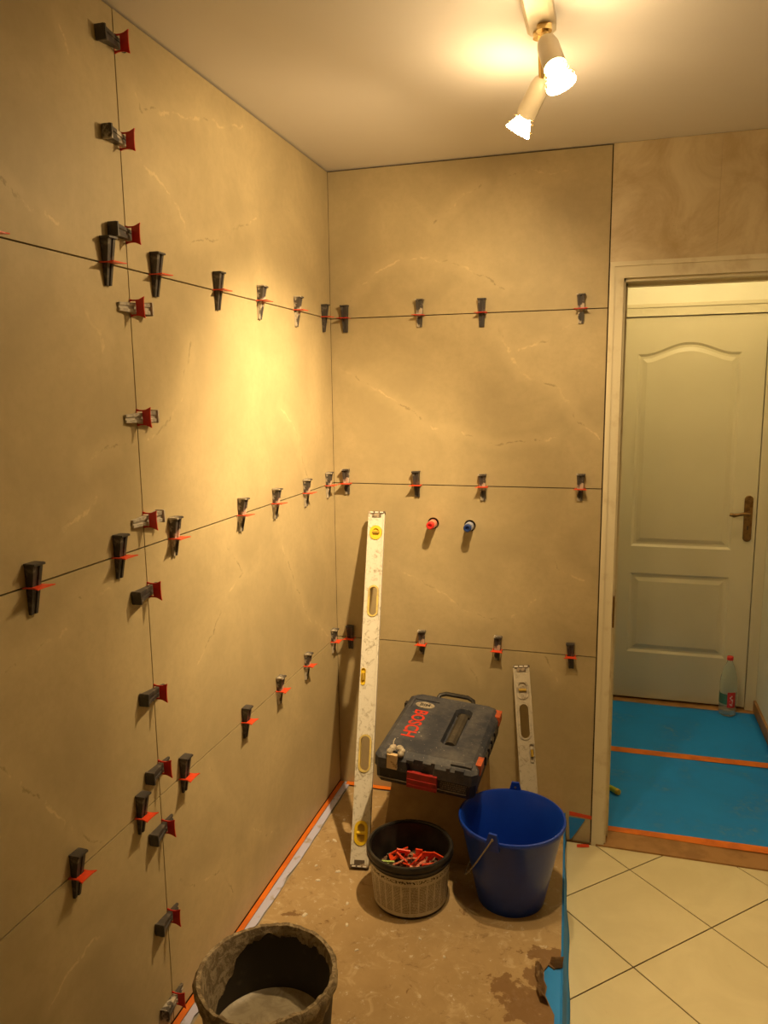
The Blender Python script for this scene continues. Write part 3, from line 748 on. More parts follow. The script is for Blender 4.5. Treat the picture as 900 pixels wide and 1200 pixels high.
# ------------------------------------------------------------------ ceiling spot rail
rail = thing('ceiling_spotlight_rail', 'ceiling rail with two lit bare halogen spotlights', 'light', (0.823, -1.2, ZC))
def R2(o, root): o.location = -root.location; return o
bm = bmesh.new(); prism(bm, [(-0.030, -0.022), (-0.022, -0.028), (0.022, -0.028), (0.030, -0.022), (0.030, 0.0), (-0.030, 0.0)], 0, 0.66, Matrix(((1, 0, 0, 0.823), (0, 0, 1, -1.56), (0, 1, 0, ZC - 0.0002), (0, 0, 0, 1))))
R2(finish('rail', bm, M_lampbody, rail, bevel=0.001), rail)
def spot(piv, bulb, aim, stem_top, energy, spill, cone, nm):
    ax = (aim - bulb).normalized()
    bd = (bulb - piv).normalized()
    bm = bmesh.new(); tube(bm, [stem_top, piv], 0.0075, 12); tube(bm, [stem_top + Vector((0, 0, 0.001)), stem_top - Vector((0, 0, 0.012))], 0.016, 16)
    R2(finish('stem', bm, M_brass, rail, smooth=True), rail)
    # tapered body with rounded top
    ln = (bulb - piv).length - 0.030
    mm = axis_matrix(piv, bd)
    bm = bmesh.new()
    lathe(bm, [(0.0, -0.012), (0.012, -0.009), (0.019, -0.001), (0.0225, 0.012), (0.0235, ln), (0.0215, ln), (0.0205, 0.012), (0.0, 0.006)], 24, close_prof=False)
    for v in bm.verts: v.co = mm @ v.co
    R2(finish('lamp_body', bm, M_lampbody, rail, smooth=True), rail)
    # GU10 bulb: faceted reflector flaring to a front rim
    mb = axis_matrix(bulb - ax * 0.022, ax)
    bm = bmesh.new()
    lathe(bm, [(0.0, -0.006), (0.012, -0.006), (0.013, 0.002), (0.018, 0.008), (0.023, 0.018), (0.028, 0.031), (0.031, 0.034), (0.0295, 0.038), (0.0, 0.040)], 20, close_prof=False)
    for v in bm.verts: v.co = mb @ v.co
    R2(finish('bulb', bm, M_bulb, rail), rail)
    # wire retaining spring
    bm = bmesh.new()
    for k, (rr, zz_) in enumerate(((0.022, 0.0), (0.026, 0.007), (0.0315, 0.0245))):
        tube(bm, [mb @ Vector((rr * math.cos(a * PI / 10), rr * math.sin(a * PI / 10), zz_)) for a in range(21)], 0.0009, 5, cap=False)
    R2(finish('spring_clip', bm, M_brass, rail), rail)
    sp = bpy.data.lights.new(nm, 'SPOT'); sp.energy = energy; sp.color = WARM; sp.spot_size = math.radians(cone); sp.spot_blend = 1.0; sp.shadow_soft_size = 0.022
    so = bpy.data.objects.new(nm, sp); COL.objects.link(so)
    so.matrix_world = axis_matrix(bulb + ax * 0.024, -ax)
    # wide weak spill around the beam
    s2 = bpy.data.lights.new(nm + '_spill', 'SPOT'); s2.energy = spill; s2.color = WARM; s2.spot_size = math.radians(172); s2.spot_blend = 0.55; s2.shadow_soft_size = 0.02
    so2 = bpy.data.objects.new(nm + '_spill', s2); COL.objects.link(so2); so2.matrix_world = axis_matrix(bulb + ax * 0.030, -ax)
    return so
spot(Vector((0.838, -0.955, 2.358)), BULB_A, AIM_A, Vector((0.832, -0.945, ZC - 0.028)), SPOT_A, SPILL_A, 75, 'spot_light_door_side')
spot(Vector((0.819, -0.825, 2.330)), BULB_B, AIM_B, Vector((0.822, -0.915, ZC - 0.028)), SPOT_B, SPILL_B, 86, 'spot_light_wall_side')

# hall globe (out of view above the doorway)
hl = thing('hall_ceiling_lamp', 'lit white globe lamp on the hall ceiling', 'light', (1.38, 0.75, 2.5))
bm = bmesh.new(); lathe(bm, [(0.0, 0.0), (0.05, 0.0), (0.05, -0.02), (0.02, -0.03), (0.0, -0.03)], 24, close_prof=False); finish('mount', bm, M_lampbody, hl)
bm = bmesh.new(); bmesh.ops.create_uvsphere(bm, u_segments=24, v_segments=16, radius=0.085)
for v in bm.verts: v.co.z -= 0.112
finish('globe', bm, emit('hall_globe_glow', HALL, HALL_GLOW), hl, smooth=True)

# ------------------------------------------------------------------ tile levelling clips
def wedge_mesh():
    """local: length along z (thick end +z), outward -y, across x; origin at the thick-end third on the wall plane"""
    bm = bmesh.new(); ln = 0.094
    # body: tapering box, hollowed U section at the thick end
    prof = []
    for t in (0.0, 0.5, 1.0):
        z = -0.047 + ln * t; hw = 0.0085 + 0.0038 * t; th = 0.0055 + 0.0155 * t
        prof.append([(-hw, 0, z), (hw, 0, z), (hw, -th, z), (hw * 0.35, -th, z), (hw * 0.28, -th + 0.0025, z), (-hw * 0.28, -th + 0.0025, z), (-hw * 0.35, -th, z), (-hw, -th, z)])
    loft(bm, prof)
    # lip at the thick end
    box(bm, (-0.0140, -0.0245, 0.0435), (0.0140, -0.0195, 0.0475)); box(bm, (-0.0145, -0.0215, 0.0440), (0.0145, -0.001, 0.0480))
    me = bpy.data.meshes.new('wedge'); bmesh.ops.recalc_face_normals(bm, faces=bm.faces); bm.to_mesh(me); bm.free(); return me
def clip_mesh():
    """plate in the x (along joint) / -y (outward) plane with a window; thickness along z"""
    bm = bmesh.new()
    o = [(-0.0190, 0.0), (-0.0168, 0.008), (-0.0165, 0.017), (-0.0175, 0.026), (-0.0225, 0.036), (-0.015, 0.0345), (0.0, 0.0340),
         (0.015, 0.0345), (0.0225, 0.036), (0.0175, 0.026), (0.0165, 0.017), (0.0168, 0.008), (0.0190, 0.0), (0.0, 0.0)]
    i = [(-0.0135, 0.0005), (-0.0135, 0.008), (-0.0135, 0.011), (-0.0135, 0.014), (-0.0135, 0.0147), (-0.0130, 0.0150), (0.0, 0.0150),
         (0.0130, 0.0150), (0.0135, 0.0147), (0.0135, 0.014), (0.0135, 0.011), (0.0135, 0.008), (0.0135, 0.0005), (0.0, 0.0005)]
    t = 0.0011
    lp = []
    for pts, z in ((o, -t), (o, t), (i, t), (i, -t)):
        lp.append([bm.verts.new((x, -y, z)) for x, y in pts])
    n = len(o)
    for a, b in ((0, 1), (1, 2), (2, 3), (3, 0)):
        for k in range(n):
            j = (k + 1) % n
            bm.faces.new((lp[a][k], lp[a][j], lp[b][j], lp[b][k]))
    bmesh.ops.recalc_face_normals(bm, faces=bm.faces)
    me = bpy.data.meshes.new('clip'); bm.to_mesh(me); bm.free(); return me
WED = {}
for key, mt in (('d', M_wedge), ('s', M_wedge_smear), ('p', M_wedge_pale)):
    me = wedge_mesh(); me.materials.append(mt); WED[key] = me
CLP = {}
for key, mt in (('r', M_clip), ('o', M_cliporange)):
    me = clip_mesh(); me.materials.append(mt); CLP[key] = me
ORD = ['first', 'second', 'third', 'fourth', 'fifth', 'sixth', 'seventh', 'eighth', 'ninth', 'tenth', 'eleventh', 'twelfth']
LOOK = {'d': 'dark grey', 's': 'mortar-spotted grey', 'p': 'pale mortar-smeared'}
def put_clip(mw, frac, look, col, label, group, jig=0.0):
    """mw: matrix with x along joint, -y out of the wall, z along the wedge. frac: share of the wedge on its thick side"""
    root = thing('tile_leveling_clip', label, 'clip', group=group)
    root.matrix_world = mw
    c = bpy.data.objects.new('clip', CLP[col]); COL.objects.link(c); c.parent = root
    wd = bpy.data.objects.new('wedge', WED[look]); COL.objects.link(wd); wd.parent = root
    wd.location = (0, -0.0006, (frac - 0.5) * 0.094); wd.rotation_euler = (0, jig, 0)
Rback = Matrix.Identity(4)
Rleft = Matrix(((0, -1, 0, 0), (1, 0, 0, 0), (0, 0, 1, 0), (0, 0, 0, 1)))        # x -> +y world, -y -> +x world
random.seed(11)
rowname = {'1': 'upper', '2': 'middle', '3': 'lower'}
back = {'1': [(0.058, .47, 'd'), (0.335, .57, 's'), (0.555, .5, 'd'), (0.885, .5, 's')],
        '2': [(0.052, .56, 's'), (0.322, .53, 'd'), (0.563, .46, 's'), (0.899, .54, 's')],
        '3': [(0.056, .52, 'd'), (0.339, .55, 's'), (0.622, .56, 's'), (0.883, .5, 'd')]}
left = {'1': [(-1.630, .5, 'd'), (-1.310, .53, 'd'), (-1.137, .5, 'd'), (-0.853, .48, 'd'), (-0.600, .45, 's'), (-0.328, .45, 's'), (-0.081, .45, 'd')],
        '2': [(-1.590, .45, 'd'), (-1.335, .5, 'd'), (-1.120, .53, 's'), (-0.772, .5, 's'), (-0.542, .48, 's'), (-0.292, .49, 's'), (-0.078, .5, 's')],
        '3': [(-1.538, .5, 'd'), (-1.318, .55, 'd'), (-1.134, .57, 'd'), (-0.799, .45, 'd'), (-0.559, .48, 's'), (-0.328, .45, 's'), (-0.060, .5, 's')]}
ZR = {'1': Z1, '2': Z2, '3': Z3}
for r in '123':
    for k, (x, fr, lk) in enumerate(back[r]):
        put_clip(Matrix.Translation((x, -0.0002, ZR[r])) @ Matrix.Rotation(random.uniform(-.03, .03), 4, 'Y'), fr, lk, 'o' if r != '1' else 'r',
                 '%s wedge clip, %s from the corner on the %s joint of the back wall' % (LOOK[lk], ORD[k], rowname[r]), 'wedge clips on the back wall', random.uniform(-.04, .04))
    nl = len(left[r])
    for k, (y, fr, lk) in enumerate(left[r]):
        put_clip(Matrix.Translation((0.0002, y, ZR[r])) @ Rleft @ Matrix.Rotation(random.uniform(-.03, .03), 4, 'Y'), fr, lk, 'o',
                 '%s wedge clip, %s from the corner on the %s joint of the left wall' % (LOOK[lk], ORD[nl - 1 - k], rowname[r]), 'wedge clips on the left wall joints', random.uniform(-.04, .04))
vert = [(2.352, .66, 'd', 1), (2.166, .66, 's', 1), (1.981, .66, 'd', 1), (1.832, .52, 'p', -1), (1.600, .50, 'p', -1), (1.374, .52, 'p', -1),
        (1.214, .66, 'd', 1), (0.972, .62, 'd', 1), (0.786, .58, 'd', 1), (0.636, .58, 'd', 1), (0.402, .58, 'd', 1), (0.178, .58, 's', 1)]
for k, (z, fr, lk, sgn) in enumerate(vert):
    # thick end towards -y (sgn 1): local z -> -y ; x (along joint) -> z ; -y -> +x
    if sgn == 1: mm = Matrix(((0, -1, 0, 0), (0, 0, -1, 0), (1, 0, 0, 0), (0, 0, 0, 1)))
    else: mm = Matrix(((0, -1, 0, 0), (0, 0, 1, 0), (-1, 0, 0, 0), (0, 0, 0, 1)))
    put_clip(Matrix.Translation((0.0002, -L, z)) @ mm @ Matrix.Rotation(random.uniform(-.05, .05), 4, 'Y'), fr, lk, 'r',
             '%s sideways wedge with red clip, %s from the ceiling on the vertical wall joint' % (LOOK[lk], ORD[k]), 'sideways wedge clips on the vertical joint', random.uniform(-.04, .04))

# ------------------------------------------------------------------ water pipe stubs
for (px, pz), mt, mt2, nm in ((PIPES[0], M_pipe_red, M_pipe_pink, 'red'), (PIPES[1], M_pipe_blue, M_pipe_paleblue, 'blue')):
    root = thing('pipe_stub', '%s capped water pipe sticking out of the back wall tile' % nm, 'pipe', (px, 0.0, pz))
    mm = Matrix(((1, 0, 0, 0), (0, 0, -1, 0), (0, 1, 0, 0), (0, 0, 0, 1)))
    def lt(name, prof, mat, par):
        bm = bmesh.new(); lathe(bm, prof, 24, close_prof=False)
        for v in bm.verts: v.co = mm @ v.co
        return finish(name, bm, mat, par, smooth=True)
    lt('pipe', [(0.0, -0.0085), (0.0125, -0.0085), (0.0125, 0.046), (0.009, 0.046), (0.009, 0.03), (0.0, 0.03)], mt, root)
    lt('collar', [(0.0126, 0.004), (0.0155, 0.004), (0.0155, 0.030), (0.0145, 0.034), (0.0126, 0.034)], mt2, root)
    lt('cap', [(0.0, 0.0465), (0.0105, 0.0465), (0.0140, 0.0470), (0.0140, 0.055), (0.0110, 0.0585), (0.0075, 0.0585), (0.0065, 0.052), (0.0, 0.052)], mt, root)

# ------------------------------------------------------------------ spirit levels
def level(name, label, base, top, roll, length, wd, th, mat, feats, capmat):
    base = Vector(base); top = Vector(top)
    az = (top - base).normalized()
    wx = Vector((math.cos(roll), math.sin(roll), 0)); wx = (wx - az * wx.dot(az)).normalized()
    ny = az.cross(wx)
    mw = Matrix((wx, ny, az)).transposed().to_4x4(); mw.translation = base
    root = thing(name, label, 'spirit level'); root.matrix_world = mw
    # I-shaped aluminium section: web with two flanges
    bm = bmesh.new(); e = 0.006; t = th / 2; iw = t - 0.004
    sec = [(-wd / 2, -t), (-wd / 2 + e, -t), (-wd / 2 + e, -iw), (wd / 2 - e, -iw), (wd / 2 - e, -t), (wd / 2, -t), (wd / 2, t), (wd / 2 - e, t), (wd / 2 - e, iw), (-wd / 2 + e, iw), (-wd / 2 + e, t), (-wd / 2, t)]
    prism(bm, sec, 0.008, length - 0.008)
    body = finish('body', bm, mat)
    def stadium(xc, z0, z1, hw, n=10):
        pts = []
        for k in range(n + 1): a = PI * k / n; pts.append((xc + hw * math.cos(a), z1 - hw + hw * math.sin(a)))
        for k in range(n + 1): a = PI + PI * k / n; pts.append((xc + hw * math.cos(a), z0 + hw + hw * math.sin(a)))
        return pts
    def ring(name, pts_o, pts_i, mat, d0, d1):
        bm = bmesh.new(); lp = []
        for pts, y in ((pts_o, -d0), (pts_o, d1), (pts_i, d1), (pts_i, -d0)): lp.append([bm.verts.new((x, y, z)) for x, z in pts])
        n = len(pts_o)
        for a, b in ((0, 1), (1, 2), (2, 3), (3, 0)):
            for k in range(n): bm.faces.new((lp[a][k], lp[a][(k + 1) % n], lp[b][(k + 1) % n], lp[b][k]))
        return finish(name, bm, mat, root)
    cts = []
    for ft in feats:
        cb = bmesh.new(); pts = stadium(ft['x'], ft['z0'], ft['z1'], ft['hw'])
        loft(cb, [[(x, -0.1, z) for x, z in pts], [(x, 0.1, z) for x, z in pts]]); cts.append(cb)
    cut(body, cts)
    body.parent = root
    for ft in feats:
        po = stadium(ft['x'], ft['z0'] + 0.0004, ft['z1'] - 0.0004, ft['hw'] - 0.0004); g = ft.get('rim', 0.004)
        pi_ = stadium(ft['x'], ft['z0'] + g, ft['z1'] - g, ft['hw'] - g)
        if ft['kind'] == 'grip':
            ring('hand_grip', po, pi_, ft['mat'], th / 2 - 0.001, th / 2 - 0.001)
        else:
            hv = ring('vial_holder', po, pi_, ft['mat'], th / 2 - 0.001, th / 2 - 0.001)
            bm = bmesh.new(); loft(bm, [[(x, -iw + 0.003, z) for x, z in pi_], [(x, iw - 0.003, z) for x, z in pi_]])
            pn = finish('vial_window', bm, ft['mat'] if ft.get('solid') else M_vial, hv)
            bm = bmesh.new(); zc = (ft['z0'] + ft['z1']) / 2
            if ft.get('tilt'): tube(bm, [(ft['x'], -iw - 0.0005, zc - 0.012), (ft['x'], -iw - 0.0005, zc + 0.012)], 0.005, 10)
            else: tube(bm, [(ft['x'] - ft['hw'] * 0.62, -iw - 0.0005, zc), (ft['x'] + ft['hw'] * 0.62, -iw - 0.0005, zc)], 0.0055, 10)
            finish('vial', bm, M_vial if ft.get('solid') else ft['mat'], hv, smooth=True)
    for z0, z1 in ((0.0, 0.0085), (length - 0.0085, length)):
        bm = bmesh.new(); box(bm, (-wd / 2 - 0.0005, -t - 0.0005, z0), (wd / 2 + 0.0005, t + 0.0005, z1)); box(bm, (-wd * 0.28, -t + 0.001, z0 + (0.006 if z0 == 0 else -0.014)), (wd * 0.28, t - 0.001, z1 + (0.014 if z0 == 0 else -0.006)))
        cp = finish('end_cap', bm, capmat, root, bevel=0.0008)
        bm = bmesh.new()
        for sx in (-1, 0, 1): box(bm, (sx * wd * 0.3 - 0.006, -t - 0.0012, z0 + 0.002), (sx * wd * 0.3 + 0.006, -t - 0.0004, z1 - 0.002))
        finish('cap_slot', bm, M_white if sx else M_black, cp)
    return root
level('spirit_level', 'long white mortar-spotted spirit level with yellow vials leaning in the corner', (0.253, -0.527, H + 0.006), (0.178, -0.034, 1.210), 0.17, 1.203, 0.060, 0.024, M_level, [
    dict(kind='vial', x=0.0, z0=1.096, z1=1.150, hw=0.0225, rim=0.0115, mat=M_yellow, solid=True),
    dict(kind='grip', x=0.002, z0=0.816, z1=0.930, hw=0.0195, rim=0.0065, mat=M_yellow_pale),
    dict(kind='vial', x=-0.019, z0=0.579, z1=0.638, hw=0.0085, rim=0.002, mat=M_yellow, tilt=1, solid=True),
    dict(kind='grip', x=0.0, z0=0.293, z1=0.417, hw=0.0215, rim=0.006, mat=M_yellow_pale),
    dict(kind='vial', x=0.0, z0=0.066, z1=0.143, hw=0.0225, rim=0.010, mat=M_yellow)], M_levcap)
level('spirit_level', 'short mortar-coated spirit level leaning on the back wall behind the blue bucket', (0.787, -0.275, H + 0.0055), (0.711, -0.026, 0.665), 0.05, 0.610, 0.058, 0.022, M_level2, [
    dict(kind='vial', x=0.0, z0=0.490, z1=0.556, hw=0.021, rim=0.006, mat=M_caked, solid=True),
    dict(kind='grip', x=0.0, z0=0.352, z1=0.480, hw=0.0215, rim=0.006, mat=M_level2),
    dict(kind='vial', x=0.019, z0=0.276, z1=0.340, hw=0.0085, rim=0.002, mat=M_caked, tilt=1, solid=True)], M_levcap)

# ------------------------------------------------------------------ toolbox
TW, TD, TH = 0.33, 0.42, 0.11
rot = (0.083, 0.065, -0.04)
Mt = (Matrix.Rotation(rot[2], 4, 'Z') @ Matrix.Rotation(rot[1], 4, 'Y') @ Matrix.Rotation(rot[0], 4, 'X'))
org = Vector((0.312, -0.543, 0.541)) - Mt.to_3x3() @ Vector((0, 0, TH))
tb = thing('toolbox', 'dusty dark blue tool case with red lettering lying on the stool', 'toolbox', org, rot)
def rr(x0, x1, y0, y1, c):
    return [(x0 + c, y0), (x1 - c, y0), (x1, y0 + c), (x1, y1 - c), (x1 - c, y1), (x0 + c, y1), (x0, y1 - c), (x0, y0 + c)]
def lz(pts, z): return [(x, y, z) for x, y in pts]
bm = bmesh.new()
loft(bm, [lz(rr(0.012, TW - 0.012, 0.012, TD - 0.012, 0.012), 0.0), lz(rr(0.006, TW - 0.006, 0.006, TD - 0.006, 0.014), 0.010), lz(rr(0.004, TW - 0.004, 0.004, TD - 0.004, 0.016), 0.052)])
tray = finish('tray', bm, M_boxlow, tb, bevel=0.002)
bm = bmesh.new()
loft(bm, [lz(rr(0.0, TW, 0.0, TD, 0.016), 0.0525), lz(rr(0.0, TW, 0.0, TD, 0.016), 0.088), lz(rr(0.006, TW - 0.006, 0.010, TD - 0.006, 0.018), 0.098), lz(rr(0.022, TW - 0.022, 0.030, TD - 0.018, 0.022), TH)])
lid = finish('lid', bm, M_box)
cts = []
cb = bmesh.new(); loft(cb, [lz(rr(0.182, 0.246, 0.105, 0.352, 0.016), TH + 0.01), lz(rr(0.188, 0.240, 0.112, 0.346, 0.014), TH - 0.020)]); cts.append(cb)
cb = bmesh.new(); loft(cb, [[(0.100, -0.01, 0.10), (0.205, -0.01, 0.10), (0.195, -0.01, 0.054), (0.110, -0.01, 0.054)], [(0.108, 0.010, 0.10), (0.197, 0.010, 0.10), (0.190, 0.010, 0.054), (0.115, 0.010, 0.054)]]); cts.append(cb)
cb = bmesh.new(); box(cb, (0.030, 0.300, TH - 0.004), (0.118, 0.365, TH + 0.01)); cts.append(cb)
cut(lid, cts); lid.parent = tb
def tbox(name, lo, hi, mat, par=tb, bev=0.0015):
    bm = bmesh.new(); box(bm, lo, hi); return finish(name, bm, mat, par, bevel=bev)
bm = bmesh.new(); prism(bm, [(0.0, 0.0), (0.034, 0.0), (0.034, 0.006), (0.024, 0.014), (0.010, 0.014), (0.0, 0.006)], 0.135, 0.325, Matrix(((1, 0, 0, 0.196), (0, 0, 1, 0), (0, 1, 0, TH - 0.019), (0, 0, 0, 1))))
finish('carry_handle', bm, M_boxrec, tb, bevel=0.0015)
tbox('handle_slot', (0.192, 0.320, TH - 0.0195), (0.236, 0.340, TH - 0.012), M_black)
tbox('lid_ridge', (0.040, 0.018, 0.0965), (0.094, 0.060, 0.1085), M_box, lid); tbox('lid_ridge', (0.245, 0.014, 0.0960), (0.310, 0.070, 0.1075), M_box, lid)
for a, b in ((0.235, 0.247), (0.262, 0.290)): tbox('lid_notch', (a, -0.0025, 0.083), (b, 0.012, 0.099), M_box, lid, 0.001)
tbox('lid_notch', (0.108, -0.001, 0.088), (0.130, 0.016, 0.0985), M_box, lid, 0.001); tbox('lid_notch', (0.160, -0.001, 0.088), (0.185, 0.016, 0.0985), M_box, lid, 0.001)
lr = tbox('front_latch', (0.113, -0.008, 0.010), (0.208, 0.0045, 0.062), M_redlatch); lr['label'] = 'dark red front latch'
tbox('latch_rib', (0.113, -0.0098, 0.036), (0.208, -0.0075, 0.040), M_redlatch, lr, 0.0005); tbox('latch_rib', (0.113, -0.0098, 0.018), (0.208, -0.0075, 0.022), M_redlatch, lr, 0.0005)
lc = tbox('side_latch', (0.046, -0.007, 0.060), (0.079, 0.006, 0.108), M_latch); lc['label'] = 'cream mortar-caked latch'
bm = bmesh.new(); random.seed(5)
for k in range(9):
    bmesh.ops.create_icosphere(bm, subdivisions=2, radius=random.uniform(0.006, 0.013), matrix=Matrix.Translation((0.045 + 0.045 * random.random(), 0.008 + 0.032 * random.random(), TH - 0.003 + 0.004 * random.random())))
tube(bm, [(0.052, 0.04, TH), (0.049, 0.052, TH + 0.010), (0.051, 0.062, TH + 0.016)], [0.0025, 0.002, 0.0015], 6)
finish('mortar_lump', bm, M_caked, tb, smooth=True)
M_scuff = simple('scuffed_edge', (0.30, 0.27, 0.23), 0.6, scale=60)
for a, b in ((0.014, 0.112), (0.209, 0.300)): tbox('bottom_seam', (a, 0.0022, 0.016), (b, 0.0062, 0.0185), M_scuff, tray, 0.0003)
tbox('print_sticker', (0.217, 0.0018, 0.022), (0.300, 0.0058, 0.050), M_fine, tray, 0.0003)
for y0, y1 in ((0.040, 0.090), (0.350, 0.398)):
    t = tbox('corner_tab', (TW - 0.018, y0, 0.070), (TW + 0.004, y1, 0.1035), M_tab, tb, 0.004); t['label'] = 'scuffed orange corner tab'
for y0 in (0.12, 0.17, 0.22, 0.27): tbox('side_catch', (TW - 0.004, y0, 0.058), (TW + 0.006, y0 + 0.03, 0.088), M_black, tb, 0.002)
bm = bmesh.new()
tube(bm, [(0.095, TD - 0.018, 0.092), (0.105, TD + 0.002, 0.108), (0.125, TD + 0.008, 0.114), (0.205, TD + 0.008, 0.114), (0.225, TD + 0.002, 0.108), (0.235, TD - 0.018, 0.092)], 0.008, 8)
finish('end_grip', bm, M_black, tb, smooth=True)
tbox('hinge_peg', (-0.006, TD - 0.075, 0.070), (0.004, TD - 0.055, 0.094), M_black, tb, 0.002)
# lettering runs along the depth, tops of the letters towards +x
text_obj('lettering', 'BOSCH', 0.063, M_redprint, tb, Matrix.Translation((0.073, 0.200, TH + 0.0003)) @ Matrix.Rotation(-PI / 2, 4, 'Z') @ Matrix.Scale(0.88, 4, Vector((1, 0, 0))))
bm = bmesh.new()
el = [(0.074 + 0.034 * math.cos(a * PI / 14), 0.333 + 0.021 * math.sin(a * PI / 14)) for a in range(28)]
prism(bm, el, TH - 0.0042, TH - 0.0018)
emb = finish('oval_emblem', bm, M_emblem, tb)
text_obj('emblem_lettering', 'BIM', 0.024, M_print_dark, emb, Matrix.Translation((0.074, 0.333, TH - 0.0016)), 0.0003)

# ------------------------------------------------------------------ stool under the toolbox
st = thing('step_stool', 'plain tan wooden stool carrying the tool case', 'stool', (0.47, -0.30, H + 0.0002))
nz = Mt.to_3x3() @ Vector((0, 0, 1))
def topz(x, y): return org.z - (nz.x * (x - org.x) + nz.y * (y - org.y)) / nz.z - 0.0008
def stl(name, quad_top, quad_bot, mat=M_stool, bev=0.001):
    bm = bmesh.new(); loft(bm, [quad_bot, quad_top])
    o = finish(name, bm, mat, st, bevel=bev); o.location = -st.location; return o
tx0, tx1, ty0, ty1 = 0.338, 0.622, -0.412, -0.170
bx0, bx1, by0, by1 = 0.292, 0.625, -0.418, -0.130
q4 = [(tx0, ty0), (tx1, ty0), (tx1, ty1), (tx0, ty1)]
stl('stool_top', [(x, y, topz(x, y)) for x, y in q4], [(x, y, topz(x, y) - 0.020) for x, y in q4])
zt = lambda x, y: topz(x, y) - 0.0202
t = 0.018
zb = H + 0.0004
stl('side_panel', [(tx0 + 0.004, ty0 + 0.02, zt(tx0, ty0)), (tx0 + 0.004 + t, ty0 + 0.02, zt(tx0, ty0)), (tx0 + 0.004 + t, ty1, zt(tx0, ty1)), (tx0 + 0.004, ty1, zt(tx0, ty1))],
    [(bx0, by0 + 0.02, zb), (bx0 + t, by0 + 0.02, zb), (bx0 + t, by1, zb), (bx0, by1, zb)])
stl('side_panel', [(tx1 - 0.004 - t, ty0 + 0.02, zt(tx1, ty0)), (tx1 - 0.004, ty0 + 0.02, zt(tx1, ty0)), (tx1 - 0.004, ty1, zt(tx1, ty1)), (tx1 - 0.004 - t, ty1, zt(tx1, ty1))],
    [(bx1 - t, by0 + 0.02, zb), (bx1, by0 + 0.02, zb), (bx1, by1, zb), (bx1 - t, by1, zb)])
stl('front_panel', [(tx0 + 0.002, ty0 + 0.002, zt(tx0, ty0)), (tx1 - 0.002, ty0 + 0.002, zt(tx1, ty0)), (tx1 - 0.002, ty0 + 0.0195, zt(tx1, ty0)), (tx0 + 0.002, ty0 + 0.0195, zt(tx0, ty0))],
    [(bx0, by0, zb), (bx1, by0, zb), (bx1, by0 + 0.0195, zb), (bx0, by0 + 0.0195, zb)])
bm = bmesh.new(); box(bm, (0.336, -0.165, 0.20), (0.602, -0.150, 0.25)); o = finish('stretcher', bm, M_stool, st, bevel=0.001); o.location = -st.location

# ------------------------------------------------------------------ black bucket with label and clip scraps
BC = Vector((0.446, -0.615, H + 0.0003))
bk = thing('black_bucket', 'small black plastic bucket with a printed label full of red clip scraps', 'bucket', BC)
bm = bmesh.new(); lathe(bm, [(0.0, 0.0), (0.107, 0.0), (0.110, 0.004), (0.122, 0.150), (0.1225, 0.172), (0.1195, 0.172), (0.1185, 0.150), (0.1065, 0.006), (0.0, 0.006)], 56, close_prof=False)
finish('body', bm, M_black, bk, smooth=True)
bm = bmesh.new(); lathe(bm, [(0.1228, 0.150), (0.131, 0.150), (0.133, 0.156), (0.1305, 0.160), (0.1325, 0.164), (0.1330, 0.172), (0.130, 0.178), (0.123, 0.179), (0.1205, 0.175), (0.1228, 0.172)], 56)
finish('rim', bm, M_black, bk, smooth=True)
bm = bmesh.new(); lathe(bm, [(0.1114, 0.010), (0.1120, 0.010), (0.1226, 0.138), (0.1220, 0.138)], 56)
lb = finish('paper_label', bm, M_label, bk, smooth=True); lb['label'] = 'smeared label with columns of fine print'
# heap
random.seed(21)
bm = bmesh.new()
for k in range(420):
    a = random.uniform(0, 2 * PI); r_ = 0.100 * math.sqrt(random.random())
    z = 0.008 + random.random() ** 0.5 * (0.108 - 0.2 * r_)
    mm = Matrix.Translation((r_ * math.cos(a), r_ * math.sin(a), z)) @ Matrix.Rotation(random.uniform(0, 6), 4, 'Z') @ Matrix.Rotation(random.uniform(-1.2, 1.2), 4, 'X')
    box(bm, (-0.010, -0.006, -0.0015), (0.010, 0.006, 0.0015), mm)
hp_ = tag(finish('clip_scraps', bm, M_bits), 'heap of dark broken plastic bits inside the black bucket', 'scraps', kind='stuff')
hp_.location = BC
def scrap_mesh(kind):
    bm = bmesh.new()
    if kind == 0:      # U frame
        box(bm, (-0.018, -0.002, 0), (-0.008, 0.002, 0.024)); box(bm, (0.008, -0.002, 0), (0.018, 0.002, 0.024)); box(bm, (-0.021, -0.002, 0.024), (0.021, 0.002, 0.040))
    elif kind == 1:    # flat plate with window
        box(bm, (-0.021, -0.002, 0), (0.021, 0.002, 0.012)); box(bm, (-0.021, -0.002, 0.024), (0.021, 0.002, 0.036)); box(bm, (-0.021, -0.002, 0.012), (-0.009, 0.002, 0.024)); box(bm, (0.009, -0.002, 0.012), (0.021, 0.002, 0.024))
    else:              # T piece
        box(bm, (-0.020, -0.002, 0), (0.020, 0.002, 0.012)); box(bm, (-0.011, -0.002, 0.012), (0.011, 0.002, 0.034))
    me = bpy.data.meshes.new('scrap'); bmesh.ops.recalc_face_normals(bm, faces=bm.faces); bm.to_mesh(me); bm.free(); return me
SC = []
for kd in range(3):
    me = scrap_mesh(kd); me.materials.append(M_cliporange); SC.append(me)
M_pink = simple('dusty_red_plastic', (0.72, 0.25, 0.16), 0.6, scale=60, col2=(0.6, 0.42, 0.32))
SCP = scrap_mesh(2); SCP.materials.append(M_pink); SCW = scrap_mesh(1); SCW.materials.append(M_white); SCL = scrap_mesh(1); SCL.materials.append(M_lime)
